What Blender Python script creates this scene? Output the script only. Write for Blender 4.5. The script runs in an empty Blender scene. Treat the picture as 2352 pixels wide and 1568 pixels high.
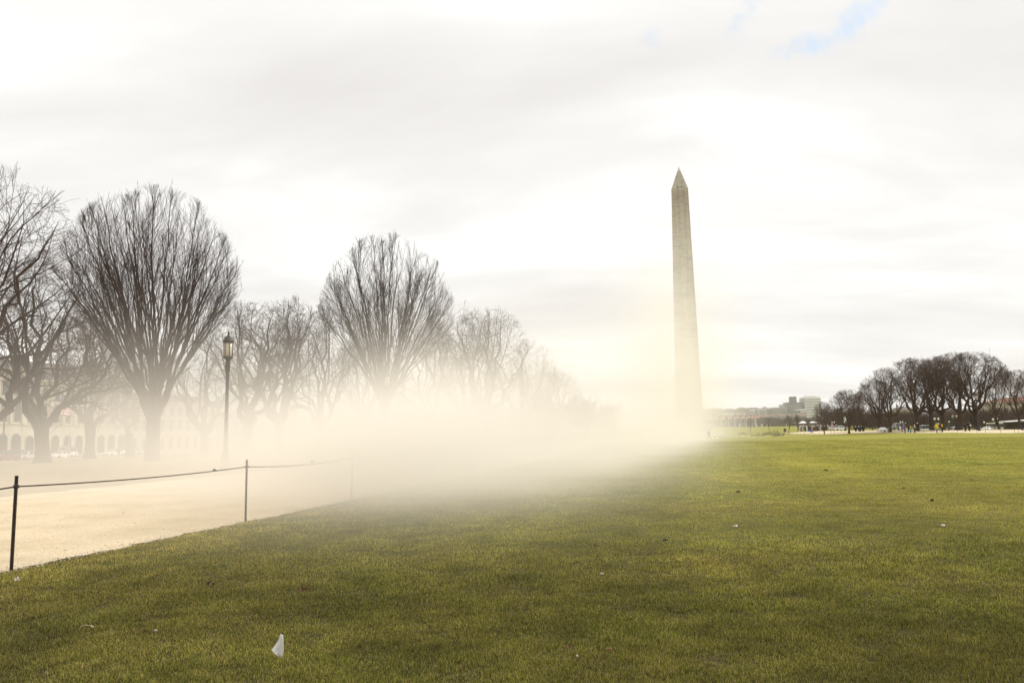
import bpy, bmesh, math, random
import numpy as np
from mathutils import Vector, Matrix

D2R = math.radians
scene = bpy.context.scene
COL = scene.collection

# ------------------------------------------------------------------ camera
W2, H2 = 2352.0, 1568.0          # working pixel frame used to measure the photograph
F2 = 1780.0                      # focal length in those pixels
PITCH, ROLL, EYE = D2R(6.70), 0.0170, 1.6
fw = Vector((0, math.cos(PITCH), math.sin(PITCH)))
rt0 = Vector((1, 0, 0)); up0 = rt0.cross(fw)
up = (up0 * math.cos(ROLL) + rt0 * math.sin(ROLL)).normalized()
rt = fw.cross(up).normalized()
cam = bpy.data.cameras.new('camera'); cam.lens = F2 / W2 * 36.0; cam.sensor_width = 36.0
cam.clip_start = 0.1; cam.clip_end = 20000
cam_o = bpy.data.objects.new('camera', cam); COL.objects.link(cam_o)
R = Matrix((rt, up, -fw)).transposed()
cam_o.matrix_world = Matrix.Translation((0, 0, EYE)) @ R.to_4x4()
scene.camera = cam_o

# ------------------------------------------------------------------ sky, sun, exposure
SUN_EL, SUN_AZ = D2R(46), D2R(62)       # azimuth from +Y, positive = to the right of the view
world = bpy.data.worlds.new('World'); scene.world = world; world.use_nodes = True
wt = world.node_tree; wn, wl = wt.nodes, wt.links
for n in list(wn): wn.remove(n)
def N(t, tree=wn, **kw):
    n = tree.new(t)
    for k, v in kw.items(): setattr(n, k, v)
    return n
wo = N('ShaderNodeOutputWorld'); bg = N('ShaderNodeBackground')
bg.inputs['Strength'].default_value = 0.10
sky = N('ShaderNodeTexSky'); sky.sky_type = 'NISHITA'; sky.sun_disc = False
sky.sun_elevation = SUN_EL; sky.sun_rotation = SUN_AZ
tc = N('ShaderNodeTexCoord')
sep = N('ShaderNodeSeparateXYZ'); wl.new(tc.outputs['Generated'], sep.inputs[0])
def M_(op, a, b=None, c=None, tree=wt, clamp=False):
    n = tree.nodes.new('ShaderNodeMath'); n.operation = op; n.use_clamp = clamp
    for i, v in enumerate((a, b, c)):
        if v is None: continue
        if isinstance(v, (int, float)): n.inputs[i].default_value = v
        else: tree.links.new(v, n.inputs[i])
    return n.outputs[0]
zz = M_('ADD', M_('MAXIMUM', sep.outputs[2], 0.0), 0.16)
cx, cy = M_('DIVIDE', sep.outputs[0], zz), M_('DIVIDE', sep.outputs[1], zz)
comb = N('ShaderNodeCombineXYZ'); wl.new(cx, comb.inputs[0]); wl.new(cy, comb.inputs[1])
n1 = N('ShaderNodeTexNoise'); n1.inputs['Scale'].default_value = 0.85; n1.inputs['Detail'].default_value = 6; n1.inputs['Roughness'].default_value = 0.52
n1.inputs['Distortion'].default_value = 0.35
mp = N('ShaderNodeMapping'); mp.inputs['Rotation'].default_value = (0, 0, 0.35); mp.inputs['Scale'].default_value = (0.75, 1.5, 1); mp.inputs['Location'].default_value = (26.1, 5.5, 0)
wl.new(comb.outputs[0], mp.inputs[0]); wl.new(mp.outputs[0], n1.inputs['Vector'])
cr = N('ShaderNodeValToRGB')
cr.color_ramp.elements[0].position = 0.32; cr.color_ramp.elements[0].color = (0.655, 0.638, 0.630, 1)
cr.color_ramp.elements[1].position = 0.66; cr.color_ramp.elements[1].color = (.91, .90, .88, 1)
e = cr.color_ramp.elements.new(0.50); e.color = (0.755, 0.742, 0.725, 1)
wl.new(n1.outputs['Fac'], cr.inputs[0])
cloud = N('ShaderNodeMix', data_type='RGBA', blend_type='MULTIPLY'); cloud.inputs[0].default_value = 1
wl.new(cr.outputs[0], cloud.inputs[6]); cloud.inputs[7].default_value = (10, 10, 10, 1)   # times strength 0.1
# a small torn gap in the cloud where the blue shows
def ray(px, py):
    v = rt * ((px - W2 / 2) / F2) + up * ((H2 / 2 - py) / F2) + fw
    return v.normalized()
n2 = N('ShaderNodeTexNoise'); n2.inputs['Scale'].default_value = 14; n2.inputs['Detail'].default_value = 7; n2.inputs['Roughness'].default_value = 0.6
wl.new(tc.outputs['Generated'], n2.inputs['Vector'])
def gap(px, py, rx, amp):
    d = ray(px, py)
    vm = N('ShaderNodeVectorMath', operation='DISTANCE'); wl.new(tc.outputs['Generated'], vm.inputs[0]); vm.inputs[1].default_value = d
    return M_('MULTIPLY', M_('SUBTRACT', 1.0, M_('DIVIDE', vm.outputs['Value'], rx), clamp=True), amp)
g = None
for a in ((1810, 130, .028, .95), (1838, 120, .03, 1.0), (1866, 108, .03, 1.0), (1895, 96, .03, 1.0), (1922, 82, .03, 1.0), (1950, 66, .032, 1.0), (1975, 50, .034, 1.05), (1998, 32, .034, 1.0), (2015, 8, .03, .9), (1505, 103, .024, .5), (1690, 45, .05, .34), (1620, 30, .04, .32), (1740, 20, .04, .33)):
    q = gap(*a); g = q if g is None else M_('MAXIMUM', g, q)
gm = M_('SUBTRACT', M_('ADD', g, M_('MULTIPLY', M_('SUBTRACT', n2.outputs['Fac'], 0.5), 3.8)), 0.30)
gm = M_('MULTIPLY', M_('MULTIPLY', gm, 1.5, clamp=True), M_('MULTIPLY', g, 3.0, clamp=True))
blue = N('ShaderNodeMix', data_type='RGBA', blend_type='MIX'); blue.inputs[0].default_value = 0.62
wl.new(sky.outputs[0], blue.inputs[6]); blue.inputs[7].default_value = (6.9, 7.9, 8.8, 1)
mixs = N('ShaderNodeMix', data_type='RGBA', blend_type='MIX')
wl.new(M_('MULTIPLY', gm, 0.85), mixs.inputs[0]); wl.new(cloud.outputs[2], mixs.inputs[6]); wl.new(blue.outputs[2], mixs.inputs[7])
wl.new(mixs.outputs[2], bg.inputs['Color']); wl.new(bg.outputs[0], wo.inputs['Surface'])
world.cycles.sampling_method = 'MANUAL'; world.cycles.sample_map_resolution = 512

sun = bpy.data.lights.new('sun', 'SUN'); sun.energy = 2.9; sun.angle = D2R(12); sun.color = (1.0, 0.965, 0.915)
sun_o = bpy.data.objects.new('sun', sun); COL.objects.link(sun_o)
sd = Vector((math.sin(SUN_AZ) * math.cos(SUN_EL), math.cos(SUN_AZ) * math.cos(SUN_EL), math.sin(SUN_EL)))
sun_o.rotation_euler = (-sd).to_track_quat('-Z', 'Y').to_euler()
vs = scene.view_settings
vs.view_transform = 'Standard'; vs.look = 'None'; vs.exposure = 0.35; vs.gamma = 1; vs.use_curve_mapping = False
cy_ = scene.cycles
cy_.use_denoising = True
try: cy_.denoiser = 'OPENIMAGEDENOISE'; cy_.denoising_input_passes = 'RGB_ALBEDO_NORMAL'
except Exception: pass
cy_.max_bounces = 7; cy_.diffuse_bounces = 2; cy_.glossy_bounces = 2; cy_.transmission_bounces = 3; cy_.transparent_max_bounces = 8
cy_.volume_bounces = 5; cy_.volume_step_rate = 2.0; cy_.volume_max_steps = 256
cy_.use_adaptive_sampling = True; cy_.adaptive_threshold = 0.02

# ------------------------------------------------------------------ helpers
def project(p):
    v = Vector(p) - Vector((0, 0, EYE)); d = v.dot(fw)
    return (W2 / 2 + F2 * v.dot(rt) / d, H2 / 2 - F2 * v.dot(up) / d)
def at(px, py, Y):
    r = ray(px, py); return Vector((0, 0, EYE)) + r * (Y / r.y)
_m = ray(1585, 984); AX = math.atan2(_m.x, _m.y)           # direction of the park's axis
CA, SA = math.cos(AX), math.sin(AX)
def st(x, y): return x * CA - y * SA, x * SA + y * CA
def xy(s, t): return s * CA + t * SA, -s * SA + t * CA
def sm(a, b, v): v = np.clip((v - a) / (b - a), 0, 1); return v * v * (3 - 2 * v)
MON_Y = 488.0
MON = at(1585, 984, MON_Y); MS, MT = st(MON.x, MON.y)
RISE, RSL = .50, -.235
def gz_st(s, t):
    z = -1.75 * sm(-21, -125, s)
    z = z + 2.05 * sm(245, MT - 45, t) * sm(230, 90, np.abs(s - MS))
    z = z - 0.9 * sm(150, 185, t) * sm(260, 225, t) * sm(45, 10, s)
    z = z + RISE * sm(0, 15, s - (58.0 + RSL * (t - 98))) * sm(20, 60, t)
    z = z - 1.5 * sm(190, 215, t) * sm(60, 72, s)
    return z
def gz(x, y): s, t = st(x, y); return float(gz_st(s, t))
def gp(px, py):
    """ground point seen at a pixel"""
    r = ray(px, py); r = r / r.y; Y, st_ = 2.0, .02
    while Y < 4000:
        Y2 = Y * (1 + st_); 
        if EYE + r.z * Y2 < gz(r.x * Y2, Y2): break
        Y = Y2
    lo, hi = Y, Y2
    for _ in range(25):
        m = (lo + hi) / 2
        if EYE + r.z * m < gz(r.x * m, m): hi = m
        else: lo = m
    x, y = r.x * hi, hi; return Vector((x, y, gz(x, y)))
def gy(px, Y, py=1000):
    """ground point in the column of a pixel at a given depth"""
    r = ray(px, py); x = r.x / r.y * Y; return Vector((x, Y, gz(x, Y)))

class MB:
    def __init__(s): s.v = []; s.f = []; s.n = 0
    def add(s, v, f):
        o = s.n; s.v.extend([tuple(p) for p in v]); s.f.extend([tuple(i + o for i in q) for q in f]); s.n += len(v); return s
    def box(s, c, d, rz=0, taper=1.0):
        cx, cy, cz = c; dx, dy, dz = d[0] / 2, d[1] / 2, d[2] / 2; v = []
        for k, z in enumerate((-dz, dz)):
            t = 1 if k == 0 else taper
            for a, b in ((-1, -1), (1, -1), (1, 1), (-1, 1)):
                X, Y = a * dx * t, b * dy * t
                v.append((cx + X * math.cos(rz) - Y * math.sin(rz), cy + X * math.sin(rz) + Y * math.cos(rz), cz + z))
        return s.add(v, [(3, 2, 1, 0), (4, 5, 6, 7), (0, 1, 5, 4), (1, 2, 6, 5), (2, 3, 7, 6), (3, 0, 4, 7)])
    def bb(s, x0, x1, y0, y1, z0, z1): return s.box(((x0 + x1) / 2, (y0 + y1) / 2, (z0 + z1) / 2), (x1 - x0, y1 - y0, z1 - z0))
    def rings(s, rs, cap=True):
        n = len(rs[0]); v = [p for r in rs for p in r]; f = []
        for k in range(len(rs) - 1):
            for i in range(n):
                j = (i + 1) % n; f.append((k * n + i, k * n + j, (k + 1) * n + j, (k + 1) * n + i))
        if cap: f.append(tuple(reversed(range(n)))); f.append(tuple((len(rs) - 1) * n + i for i in range(n)))
        return s.add(v, f)
    def lathe(s, prof, n=12, c=(0, 0, 0)):
        return s.rings([[(c[0] + r * math.cos(2 * math.pi * i / n), c[1] + r * math.sin(2 * math.pi * i / n), c[2] + z) for i in range(n)] for r, z in prof])
    def tube(s, pts, rad, n=6, squash=None):
        pts = [Vector(p) for p in pts]; rs = []
        if isinstance(rad, (int, float)): rad = [rad] * len(pts)
        ref = Vector((0, 0, 1)) if abs((pts[-1] - pts[0]).normalized().z) < 0.9 else Vector((1, 0, 0))
        for k, p in enumerate(pts):
            d = (pts[min(k + 1, len(pts) - 1)] - pts[max(k - 1, 0)]).normalized()
            a = d.cross(ref).normalized(); b = d.cross(a)
            ra = rad[k] if isinstance(rad[k], (int, float)) else rad[k][0]; rb = rad[k] if isinstance(rad[k], (int, float)) else rad[k][1]
            rs.append([p + a * (ra * math.cos(2 * math.pi * i / n)) + b * (rb * math.sin(2 * math.pi * i / n)) for i in range(n)])
        return s.rings(rs)
    def build(s, name, mat, parent=None, smooth=False):
        me = bpy.data.meshes.new(name); me.from_pydata(s.v, [], s.f); me.update()
        if mat: me.materials.append(mat)
        if smooth: me.polygons.foreach_set('use_smooth', [True] * len(me.polygons))
        o = bpy.data.objects.new(name, me); COL.objects.link(o)
        if parent: o.parent = parent
        return o
def tag(o, label=None, cat=None, group=None, kind=None):
    if label: o['label'] = label
    if cat: o['category'] = cat
    if group: o['group'] = group
    if kind: o['kind'] = kind
    return o
def thing(name, loc, rz=0, label=None, cat=None, group=None, scale=None):
    o = bpy.data.objects.new(name, None); COL.objects.link(o); o.empty_display_size = 0.2
    o.location = loc; o.rotation_euler = (0, 0, rz)
    if scale: o.scale = (scale,) * 3 if isinstance(scale, (int, float)) else scale
    return tag(o, label, cat, group)
def copy_tree(o, parent=None):
    c = o.copy(); COL.objects.link(c)
    if parent: c.parent = parent
    for ch in list(o.children): copy_tree(ch, c)
    return c

# ------------------------------------------------------------------ materials
_mc = {}
def mat(name, col, rough=0.8, var=0.15, scale=3.0, bump=0.0, metal=0.0, spec=0.3, detail=4, stretch=None, col2=None):
    if name in _mc: return _mc[name]
    m = bpy.data.materials.new(name); m.use_nodes = True; t = m.node_tree; b = t.nodes['Principled BSDF']
    b.inputs['Roughness'].default_value = rough; b.inputs['Metallic'].default_value = metal; b.inputs['Specular IOR Level'].default_value = spec
    tcx = t.nodes.new('ShaderNodeTexCoord'); mpx = t.nodes.new('ShaderNodeMapping'); nz = t.nodes.new('ShaderNodeTexNoise')
    t.links.new(tcx.outputs['Object'], mpx.inputs[0]); t.links.new(mpx.outputs[0], nz.inputs['Vector'])
    if stretch: mpx.inputs['Scale'].default_value = stretch
    nz.inputs['Scale'].default_value = scale; nz.inputs['Detail'].default_value = detail
    r = t.nodes.new('ShaderNodeValToRGB'); r.color_ramp.elements[0].position = .3; r.color_ramp.elements[1].position = .7
    a = tuple(c * (1 - var) for c in col) + (1,); z = (tuple(min(1, c * (1 + var)) for c in col) if col2 is None else col2) + (1,)
    r.color_ramp.elements[0].color = a; r.color_ramp.elements[1].color = z
    t.links.new(nz.outputs['Fac'], r.inputs[0]); t.links.new(r.outputs[0], b.inputs['Base Color'])
    if bump:
        bp = t.nodes.new('ShaderNodeBump'); bp.inputs['Strength'].default_value = bump; bp.inputs['Distance'].default_value = 0.02
        t.links.new(nz.outputs['Fac'], bp.inputs['Height']); t.links.new(bp.outputs[0], b.inputs['Normal'])
    _mc[name] = m; return m
BARK = mat('bark_dark', (0.038, 0.018, 0.009), 0.9, 0.35, 6, 0.4, col2=(0.068, 0.036, 0.020))
BARK2 = mat('bark_brown', (0.070, 0.041, 0.025), 0.9, 0.3, 6, 0.4)
TWIG = mat('twig_dark', (0.040, 0.018, 0.009), 0.9, 0.3, 2)
TWIG2 = mat('twig_brown', (0.086, 0.050, 0.030), 0.9, 0.3, 2)
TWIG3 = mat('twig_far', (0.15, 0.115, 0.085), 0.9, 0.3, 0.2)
IRON = mat('dark_iron', (0.05, 0.042, 0.034), 0.55, 0.25, 8, 0.1, 0.3)
POSTM = mat('weathered_steel_post', (0.05, 0.038, 0.028), 0.7, 0.4, 30, 0.3)
ROPE = mat('dark_rope', (0.06, 0.045, 0.03), 0.9, 0.3, 40)
LGLASS = mat('milky_lamp_glass', (0.55, 0.49, 0.39), 0.3, 0.08, 5, spec=0.5)
GLOBE = mat('white_globe_glass', (0.85, 0.82, 0.74), 0.25, 0.04, 5, spec=0.5)
STONE = mat('pale_limestone', (0.56, 0.50, 0.41), 0.85, 0.14, 0.35, 0.1)
STONE_D = mat('weathered_limestone', (0.40, 0.35, 0.28), 0.85, 0.2, 0.5, 0.1)
PANE = mat('dark_window_glass', (0.05, 0.055, 0.055), 0.15, 0.4, 0.4, spec=0.6)
ROOF = mat('dark_slate_roof', (0.10, 0.085, 0.07), 0.7, 0.2, 0.5)
REDROOF = mat('red_tile_roof', (0.26, 0.12, 0.08), 0.8, 0.2, 0.5)
WHITE = mat('white_paint', (0.78, 0.77, 0.74), 0.4, 0.05, 3)
CLOTHW = mat('white_canvas', (0.80, 0.79, 0.77), 0.8, 0.05, 2)
RUB = mat('black_rubber', (0.02, 0.02, 0.02), 0.8, 0.2, 10)
CHROME = mat('dull_wheel_metal', (0.4, 0.4, 0.4), 0.35, 0.1, 8, metal=0.8)
CARGL = mat('car_window_glass', (0.06, 0.065, 0.07), 0.08, 0.2, 1, spec=0.7)
REDL = mat('red_lens', (0.4, 0.03, 0.02), 0.3, 0.1, 5)
CLEARL = mat('clear_lens', (0.75, 0.75, 0.72), 0.15, 0.05, 5, spec=0.6)
ASPH = mat('asphalt', (0.07, 0.065, 0.06), 0.9, 0.2, 1.5, 0.2)
SKIN = mat('skin', (0.48, 0.31, 0.22), 0.6, 0.08, 6)
HAIR = mat('dark_hair', (0.04, 0.028, 0.02), 0.7, 0.3, 30)
# ------------------------------------------------------------------ ground
def nodes_mat(name):
    m = bpy.data.materials.new(name); m.use_nodes = True; t = m.node_tree
    return m, t, t.nodes['Principled BSDF']
def noise_node(t, vec, scale, detail=4, rough=.55):
    n = t.nodes.new('ShaderNodeTexNoise'); n.inputs['Scale'].default_value = scale; n.inputs['Detail'].default_value = detail; n.inputs['Roughness'].default_value = rough
    t.links.new(vec, n.inputs['Vector']); return n.outputs['Fac']
def ramp(t, fac, stops):
    r = t.nodes.new('ShaderNodeValToRGB'); el = r.color_ramp.elements
    el[0].position, el[0].color = stops[0][0], stops[0][1] + (1,); el[1].position, el[1].color = stops[-1][0], stops[-1][1] + (1,)
    for p, c in stops[1:-1]: e = el.new(p); e.color = c + (1,)
    t.links.new(fac, r.inputs[0]); return r.outputs[0]
def mixc(t, fac, a, b, blend='MIX'):
    n = t.nodes.new('ShaderNodeMix'); n.data_type = 'RGBA'; n.blend_type = blend
    for s_, v in ((0, fac), (6, a), (7, b)):
        if isinstance(v, (int, float)): n.inputs[s_].default_value = v
        elif isinstance(v, tuple): n.inputs[s_].default_value = v + (1,)
        else: t.links.new(v, n.inputs[s_])
    return n.outputs[2]
LAWN, lt, lb = nodes_mat('mown_lawn')
tcx = lt.nodes.new('ShaderNodeTexCoord'); P = tcx.outputs['Object']
fine = noise_node(lt, P, 28, 5, .7); midn = noise_node(lt, P, 2.2, 5, .6); big = noise_node(lt, P, 0.16, 4, .55)
c1 = ramp(lt, fine, [(.28, (.10, .115, .012)), (.5, (.24, .23, .034)), (.72, (.36, .325, .08))])
c2 = ramp(lt, midn, [(.3, (.66, .72, .55)), (.55, (1, 1, 1)), (.75, (1.25, 1.10, 1.05))])
c3 = ramp(lt, big, [(.35, (.88, .96, .85)), (.6, (1.12, 1.04, .98))])
col = mixc(lt, 1.0, mixc(lt, 1.0, c1, c2, 'MULTIPLY'), c3, 'MULTIPLY')
# brown thatch darkened near the camera as painted shade; beyond, the sheet is turf
gd = lt.nodes.new('ShaderNodeVectorMath'); gd.operation = 'LENGTH'; lt.links.new(P, gd.inputs[0])
thatch_shade = ramp(lt, fine, [(.3, (.028, .024, .010)), (.7, (.085, .068, .028))])
col = mixc(lt, M_('MULTIPLY', M_('SUBTRACT', gd.outputs['Value'], 7.0, tree=lt), 1 / 30., tree=lt, clamp=True), thatch_shade, col)
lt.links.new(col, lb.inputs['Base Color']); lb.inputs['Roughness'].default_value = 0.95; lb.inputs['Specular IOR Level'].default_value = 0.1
bp = lt.nodes.new('ShaderNodeBump'); bp.inputs['Strength'].default_value = .55; bp.inputs['Distance'].default_value = .04
lt.links.new(fine, bp.inputs['Height']); lt.links.new(bp.outputs[0], lb.inputs['Normal'])

def grid_sheet(name, ss, ts, m, dz=0.0, jag=None):
    """sheet in park coordinates draped on the terrain; ss may be given per t as a function"""
    S, T = np.meshgrid(ss, ts)
    if jag is not None: S = jag(S, T)
    Z = gz_st(S, T) + dz; X = S * CA + T * SA; Y = -S * SA + T * CA
    me = bpy.data.meshes.new(name); v = np.stack([X, Y, Z], -1).reshape(-1, 3); nx, ny = len(ss), len(ts)
    i = np.arange(nx - 1)[None, :] + nx * np.arange(ny - 1)[:, None]
    f = np.stack([i, i + 1, i + 1 + nx, i + nx], -1).reshape(-1, 4)
    me.vertices.add(len(v)); me.vertices.foreach_set('co', v.ravel()); me.loops.add(f.size); me.loops.foreach_set('vertex_index', f.ravel())
    me.polygons.add(len(f)); me.polygons.foreach_set('loop_start', np.arange(0, f.size, 4)); me.polygons.foreach_set('use_smooth', np.ones(len(f), bool))
    me.update(); me.materials.append(m)
    o = bpy.data.objects.new(name, me); COL.objects.link(o); return tag(o, kind='structure')
ssg = np.concatenate([-np.geomspace(9000, 220, 14), np.arange(-200, 201, 5), np.geomspace(220, 9000, 14)])
tsg = np.concatenate([[-60, -20], np.arange(0, 700, 5), np.geomspace(720, 14000, 16)])
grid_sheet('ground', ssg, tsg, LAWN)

GRAV, gt, gb = nodes_mat('cream_gravel')
tcx = gt.nodes.new('ShaderNodeTexCoord'); P = tcx.outputs['Object']
f1 = noise_node(gt, P, 45, 4, .75); f2 = noise_node(gt, P, .7, 4)
col = mixc(gt, 1.0, ramp(gt, f1, [(.3, (.42, .33, .21)), (.5, (.60, .50, .35)), (.72, (.74, .64, .48))]), ramp(gt, f2, [(.3, (.84, .81, .75)), (.55, (1.0, .99, .97)), (.75, (1.06, 1.05, 1.02))]), 'MULTIPLY')
gt.links.new(col, gb.inputs['Base Color']); gb.inputs['Roughness'].default_value = .95; gb.inputs['Specular IOR Level'].default_value = .1
bp = gt.nodes.new('ShaderNodeBump'); bp.inputs['Strength'].default_value = .6; bp.inputs['Distance'].default_value = .02
gt.links.new(f1, bp.inputs['Height']); gt.links.new(bp.outputs[0], gb.inputs['Normal'])

e0, e1 = gp(0, 1318), gp(565, 1198); s0 = (st(e0.x, e0.y)[0] + st(e1.x, e1.y)[0]) / 2
EDGE = s0                                      # lawn / gravel edge (park coordinate s)
fe = gp(0, 1142); FE = st(fe.x, fe.y)[0]
rngj = np.random.default_rng(5); jn = rngj.normal(0, .05, 4000)
def jag_near(S, T):
    S = S.copy(); k = (np.abs(T[:, -1]) * 4).astype(int) % 4000; S[:, -1] += jn[k] * 1.0; S[:, 0] += jn[(k + 777) % 4000] * 2; return S
grid_sheet('gravel_path', np.linspace(FE, EDGE, 6), np.concatenate([np.arange(-10, 40, .25), np.arange(40, 165, 2.)]), GRAV, .012, jag_near)
VERGE = mat('worn_dormant_turf', (.21, .155, .075), .95, .35, 1.3, .4, detail=6, col2=(.30, .235, .12))
grid_sheet('verge', np.linspace(-103.7, FE + .25, 40), np.concatenate([np.arange(0, 60, 1.), np.arange(60, 180, 4.)]), VERGE, .006)
ra, rb = gp(2352, 994.3), gp(2352, 987.5)
RE, RF = st(ra.x, ra.y)[0], st(rb.x, rb.y)[0]
def jag_r(S, T): return S + (st(*gp(2015, 994.3)[:2])[0] - RE) * ((T - 118) / 60)
r2 = gp(2015, 994.3); T2 = st(r2.x, r2.y)[1]; T1 = st(ra.x, ra.y)[1]
slope = (st(r2.x, r2.y)[0] - RE) / (T2 - T1)
def right_edge(t): return RE + slope * (t - T1)
def jag_r(S, T): return S - RE + right_edge(T)
grid_sheet('gravel_path', np.linspace(RE, RE + 17, 5), np.arange(60, T2 + 60, 3.), GRAV, .012, jag_r)
# loose stones on the near gravel and spilled over its edge
rs = np.random.default_rng(77); n = 15000
T_ = 4 + 20 * rs.random(n) ** 1.3; S_ = np.where(rs.random(n) < .3, EDGE - np.abs(rs.normal(0, .22, n)) + .10, FE + (EDGE - FE) * rs.random(n))
Xs, Ys = S_ * CA + T_ * SA, -S_ * SA + T_ * CA; r_ = rs.gamma(2.2, .0026, n) + .002
base = np.array([(1, 0, 0), (-.5, .87, 0), (-.5, -.87, 0), (0, 0, .8), (.3, .3, .55)]); rot = rs.random(n) * 6.28
bx_ = base[None] * r_[:, None, None] * rs.uniform(.7, 1.3, (n, 5, 1)); c_, s_ = np.cos(rot)[:, None], np.sin(rot)[:, None]
vx_ = np.stack([bx_[..., 0] * c_ - bx_[..., 1] * s_ + Xs[:, None], bx_[..., 0] * s_ + bx_[..., 1] * c_ + Ys[:, None], bx_[..., 2] + .011 + gz_st(S_, T_)[:, None]], -1)
fs_ = (np.arange(n)[:, None, None] * 5 + np.array([(0, 1, 4), (1, 3, 4), (3, 0, 4), (1, 2, 3), (2, 0, 3)])[None]).reshape(-1, 3)
me = bpy.data.meshes.new('gravel'); me.from_pydata(vx_.reshape(-1, 3).tolist(), [], fs_.tolist()); me.materials.append(mat('loose_stone', (.34, .27, .19), .9, .45, 60, col2=(.75, .66, .52)))
o = bpy.data.objects.new('gravel', me); COL.objects.link(o); tag(o, 'loose stones scattered on the cream path and along its grass edge', 'gravel', kind='stuff')
# narrow cross path on the far side of the lawn
pts = [gp(1300, 1024), gp(1450, 1017), gp(1600, 1010), gp(1725, 1003.6), gp(1850, 998.2), gp(1960, 995)]
mb = MB(); vv = []; ff = []
cps = []
for a, b in zip(pts[:-1], pts[1:]):
    for k in range(8): cps.append(a.lerp(b, k / 8))
for k, p in enumerate(cps):
    d = (cps[min(k + 1, len(cps) - 1)] - cps[max(k - 1, 0)]); d.z = 0; d.normalize(); nrm = Vector((-d.y, d.x, 0))
    for sg in (-1.3, 1.3):
        q = p + nrm * sg; vv.append((q.x, q.y, gz(q.x, q.y) + .03))
mb.add(vv, [(2 * i, 2 * i + 1, 2 * i + 3, 2 * i + 2) for i in range(len(cps) - 1)])
tag(mb.build('cross_path', GRAV), kind='structure')
# street on the left, beyond the elms
grid_sheet('street', np.linspace(-124, -104, 5), np.arange(20, 420, 5.), ASPH, .02)
mb = MB()
for t in range(20, 420, 5):
    for s_, z0 in ((-103.85, .13),):
        a = xy(s_ - .1, t); b = xy(s_ + .1, t); c = xy(s_ + .1, t + 5.0); d = xy(s_ - .1, t + 5.0); z = float(gz_st(s_, t)); z2 = float(gz_st(s_, t + 5))
        mb.add([(*a, z - .1), (*b, z - .1), (*c, z2 - .1), (*d, z2 - .1), (*a, z + z0), (*b, z + z0), (*c, z2 + z0), (*d, z2 + z0)],
               [(4, 5, 6, 7), (0, 1, 5, 4), (2, 3, 7, 6), (1, 2, 6, 5), (3, 0, 4, 7)])
tag(mb.build('kerb', STONE), kind='structure')

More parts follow.
